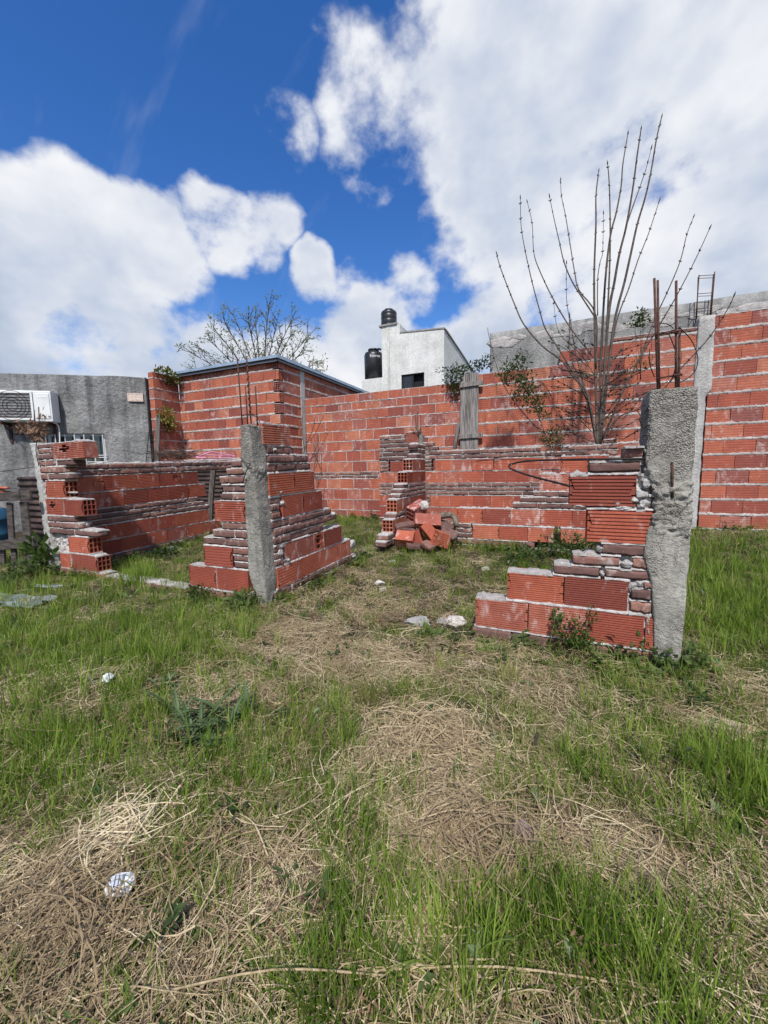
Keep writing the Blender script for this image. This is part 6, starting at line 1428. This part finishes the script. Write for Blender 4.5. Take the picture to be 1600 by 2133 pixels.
def odds():
    # pink frame on the side wall crest
    K = lambda x, y, u=-4.86: at_u(XS(x), YS(y), u)
    root = thing('pink_frame', K(1200, 290), 'pink plastic frame lying on the white crest of the left side wall', 'plastic frame')
    A, B, C, D_ = K(985, 292, -4.83), K(1150, 228, -4.95), K(1440, 268, -4.93), K(1400, 295, -4.83)
    obj('rim', tube([A, B, C, D_, A.lerp(D_, .5)+Vector((0, 0, -.012)), A], .011, 6), MATS['pink_plastic'], root, True); obj('crossbar', tube([K(1290, 250, -4.94), K(1250, 296, -4.84)], .009, 6), MATS['pink_plastic'], root, True)
    obj('crossbar', tube([A.lerp(B, .5), C.lerp(D_, .5)], .008, 6), MATS['pink_plastic'], root, True)
    r = random.Random(91); c = K(780, 275, -4.88); parts = []
    for i in range(130):
        a = c + Vector((r.gauss(0, .03), r.gauss(0, .16), r.uniform(-.06, .05))); b = a + Vector((r.gauss(0, .06), r.gauss(0, .17), r.uniform(-.03, .14)*(1-abs(a.y-c.y)*2))); parts.append(tube([a, (a+b)/2+rv(r)*.03, b], .0035, 3))
    o = obj('twig_heap', join(parts), MATS['dry_twig']); tag(o, 'heap of dry dark twigs on the left side wall before the shed', 'twigs', None, 'stuff')
    # black cable loop from the right column
    Q = [at_v(XP(x), YP(y), v) for x, y, v in [(1345, 512, 2.36), (1100, 516, 2.345), (800, 520, 2.40), (450, 526, 2.6), (220, 540, 2.75), (110, 565, 2.8), (90, 582, 2.8), (115, 610, 2.78), (250, 660, 2.7), (430, 710, 2.55), (560, 742, 2.42), (650, 768, 2.34)]]
    cb = obj('cable_loop', tube(smooth_path(Q, 4), .0065, 6), MATS['wire'], None, True); tag(cb, 'black bent cable looping out over the right wall towards the middle', 'cable')
    wq = [at_v(XP(900), YP(430), 5.5), at_v(XP(300), YP(478), 5.55), at_v(XP(0), YP(505), 5.58), at_v(990, 960, 5.59)]
    cb = obj('thin_wire', tube(smooth_path(wq, 4), .0035, 5), MATS['dry_twig'], None, True); tag(cb, 'thin pale wire strung along the top of the rear house wall', 'wire')
    wq = [at_v(-60, 990, 2.5), at_v(0, 982, 2.45), at_v(40, 977, 2.40), at_v(70, 973, 2.36)]
    cb = obj('thin_wire', tube(smooth_path(wq, 4), .004, 5), MATS['wire'], None, True); tag(cb, 'thin dark wire from the thin left post out of the frame', 'wire')
    # white wrapper
    def crumple(px, sx, sy, sz, mat, name, label, cat, seed, rot):
        c = g3(*px, .06); n = 16; V = []; Fc = []; rr = random.Random(seed)
        for i in range(n+1):
            for j in range(n+1):
                u, w = i/n-.5, j/n-.5; rim = 1-.25*(abs(u)*2)**3*(abs(w)*2); h = sz*(1-(2*u)**2*.8)*(1-(2*w)**2*.8)
                V.append((u*sx*rim, w*sy*rim, h + float(.35*sz*vnoise(u*9+seed, w*9) + .25*sz*vnoise(u*21+seed, w*17))))
        for i in range(n):
            for j in range(n): k = i*(n+1)+j; Fc.append((k, k+n+1, k+n+2, k+1))
        m = len(V); V += [(x, y, z-.002) for x, y, z in V]; Fc += [tuple(q+m for q in f[::-1]) for f in Fc]
        M = Matrix.Translation(c) @ Matrix.Rotation(rot, 4, 'Z') @ Matrix.Rotation(.35, 4, 'X'); root = thing(name, c, label, cat); obj('sheet', xform((V, Fc), M), MATS[mat], root)
        return root, M
    rt, M = crumple((255, 1888), .072, .048, .022, 'white_plastic', 'plastic_wrapper', 'crumpled white plastic wrapper with faded print in the lower left straw', 'wrapper', 5, .5)
    for i in range(3): obj('print_mark', xform(box(-.012+i*.009, -.006+i*.009, -.012, .012, .0275, .0285), M @ Matrix.Rotation(.25, 4, 'Z')), MATS['print_blue'], rt)
    crumple((228, 1438), .05, .045, .03, 'white_plastic', 'plastic_scrap', 'small pale blue plastic scrap in the left grass', 'scrap', 6, .2)
    # glassy sheets at the left edge
    for i, (px, sx, sy, rot, lb) in enumerate([((22, 1262), .62, .22, .35, 'broken clear plastic sheet lying in the grass at left edge'), ((100, 1232), .22, .06, .5, 'narrow shiny plastic strip in the grass below the left fence'), ((330, 1150), .5, .3, .2, 'dark torn plastic sheet inside the left room')]):
        c = g3(*px, .05); n = 14; V = []; Fc = []
        for a in range(n+1):
            for b in range(n+1):
                u, w = a/n-.5, b/n-.5; V.append((u*sx*(1+.2*float(vnoise(w*6, i*7))), w*sy*(1+.3*float(vnoise(u*7, i*3+2))), .03*float(vnoise(u*5+i*9, w*5))+.012*float(vnoise(u*15, w*15+i))))
        for a in range(n):
            for b in range(n): k = a*(n+1)+b; Fc.append((k, k+n+1, k+n+2, k+1))
        m = len(V); V += [(x, y, z-.004) for x, y, z in V]; Fc += [tuple(q+m for q in f[::-1]) for f in Fc]
        o = obj('plastic_sheet', (V, Fc), MATS['sheet_plastic'], None, True); o.location = c; o.rotation_euler = (.1, .05, rot); tag(o, lb, 'plastic sheet', 'plastic litter')
    s0 = g3(1113, 1572); st = obj('stick', tube([s0-Vector((0, 0, .03)), s0+Vector((.002, 0, .04)), s0+Vector((.008, .004, .085))], [.006, .0065, .005], 7), MATS['twig'], None, True); tag(st, 'short dark stick standing in the grass before the right wall', 'stick')
    for i, (a, b, lb) in enumerate([((330, 2110), (800, 2072), 'long pale dry stalk lying at the bottom left of centre'), ((720, 2066), (1370, 2105), 'long pale dry stalk lying along the bottom edge'), ((1020, 1728), (860, 1742), 'pale dry stalk beside the round stone'), ((500, 1722), (560, 1815), 'pale bent stalk in the left foreground')]):
        A, B = g3(*a, .045), g3(*b, .045); mdl = (A+B)/2+Vector((0, .01, .02)); o = obj('dry_stalk', tube(smooth_path([A, mdl, B], 4), [.0022]*9, 5), MATS['grass_dry'], None, True); tag(o, lb, 'stalk', 'dry stalks on the grass')
odds()
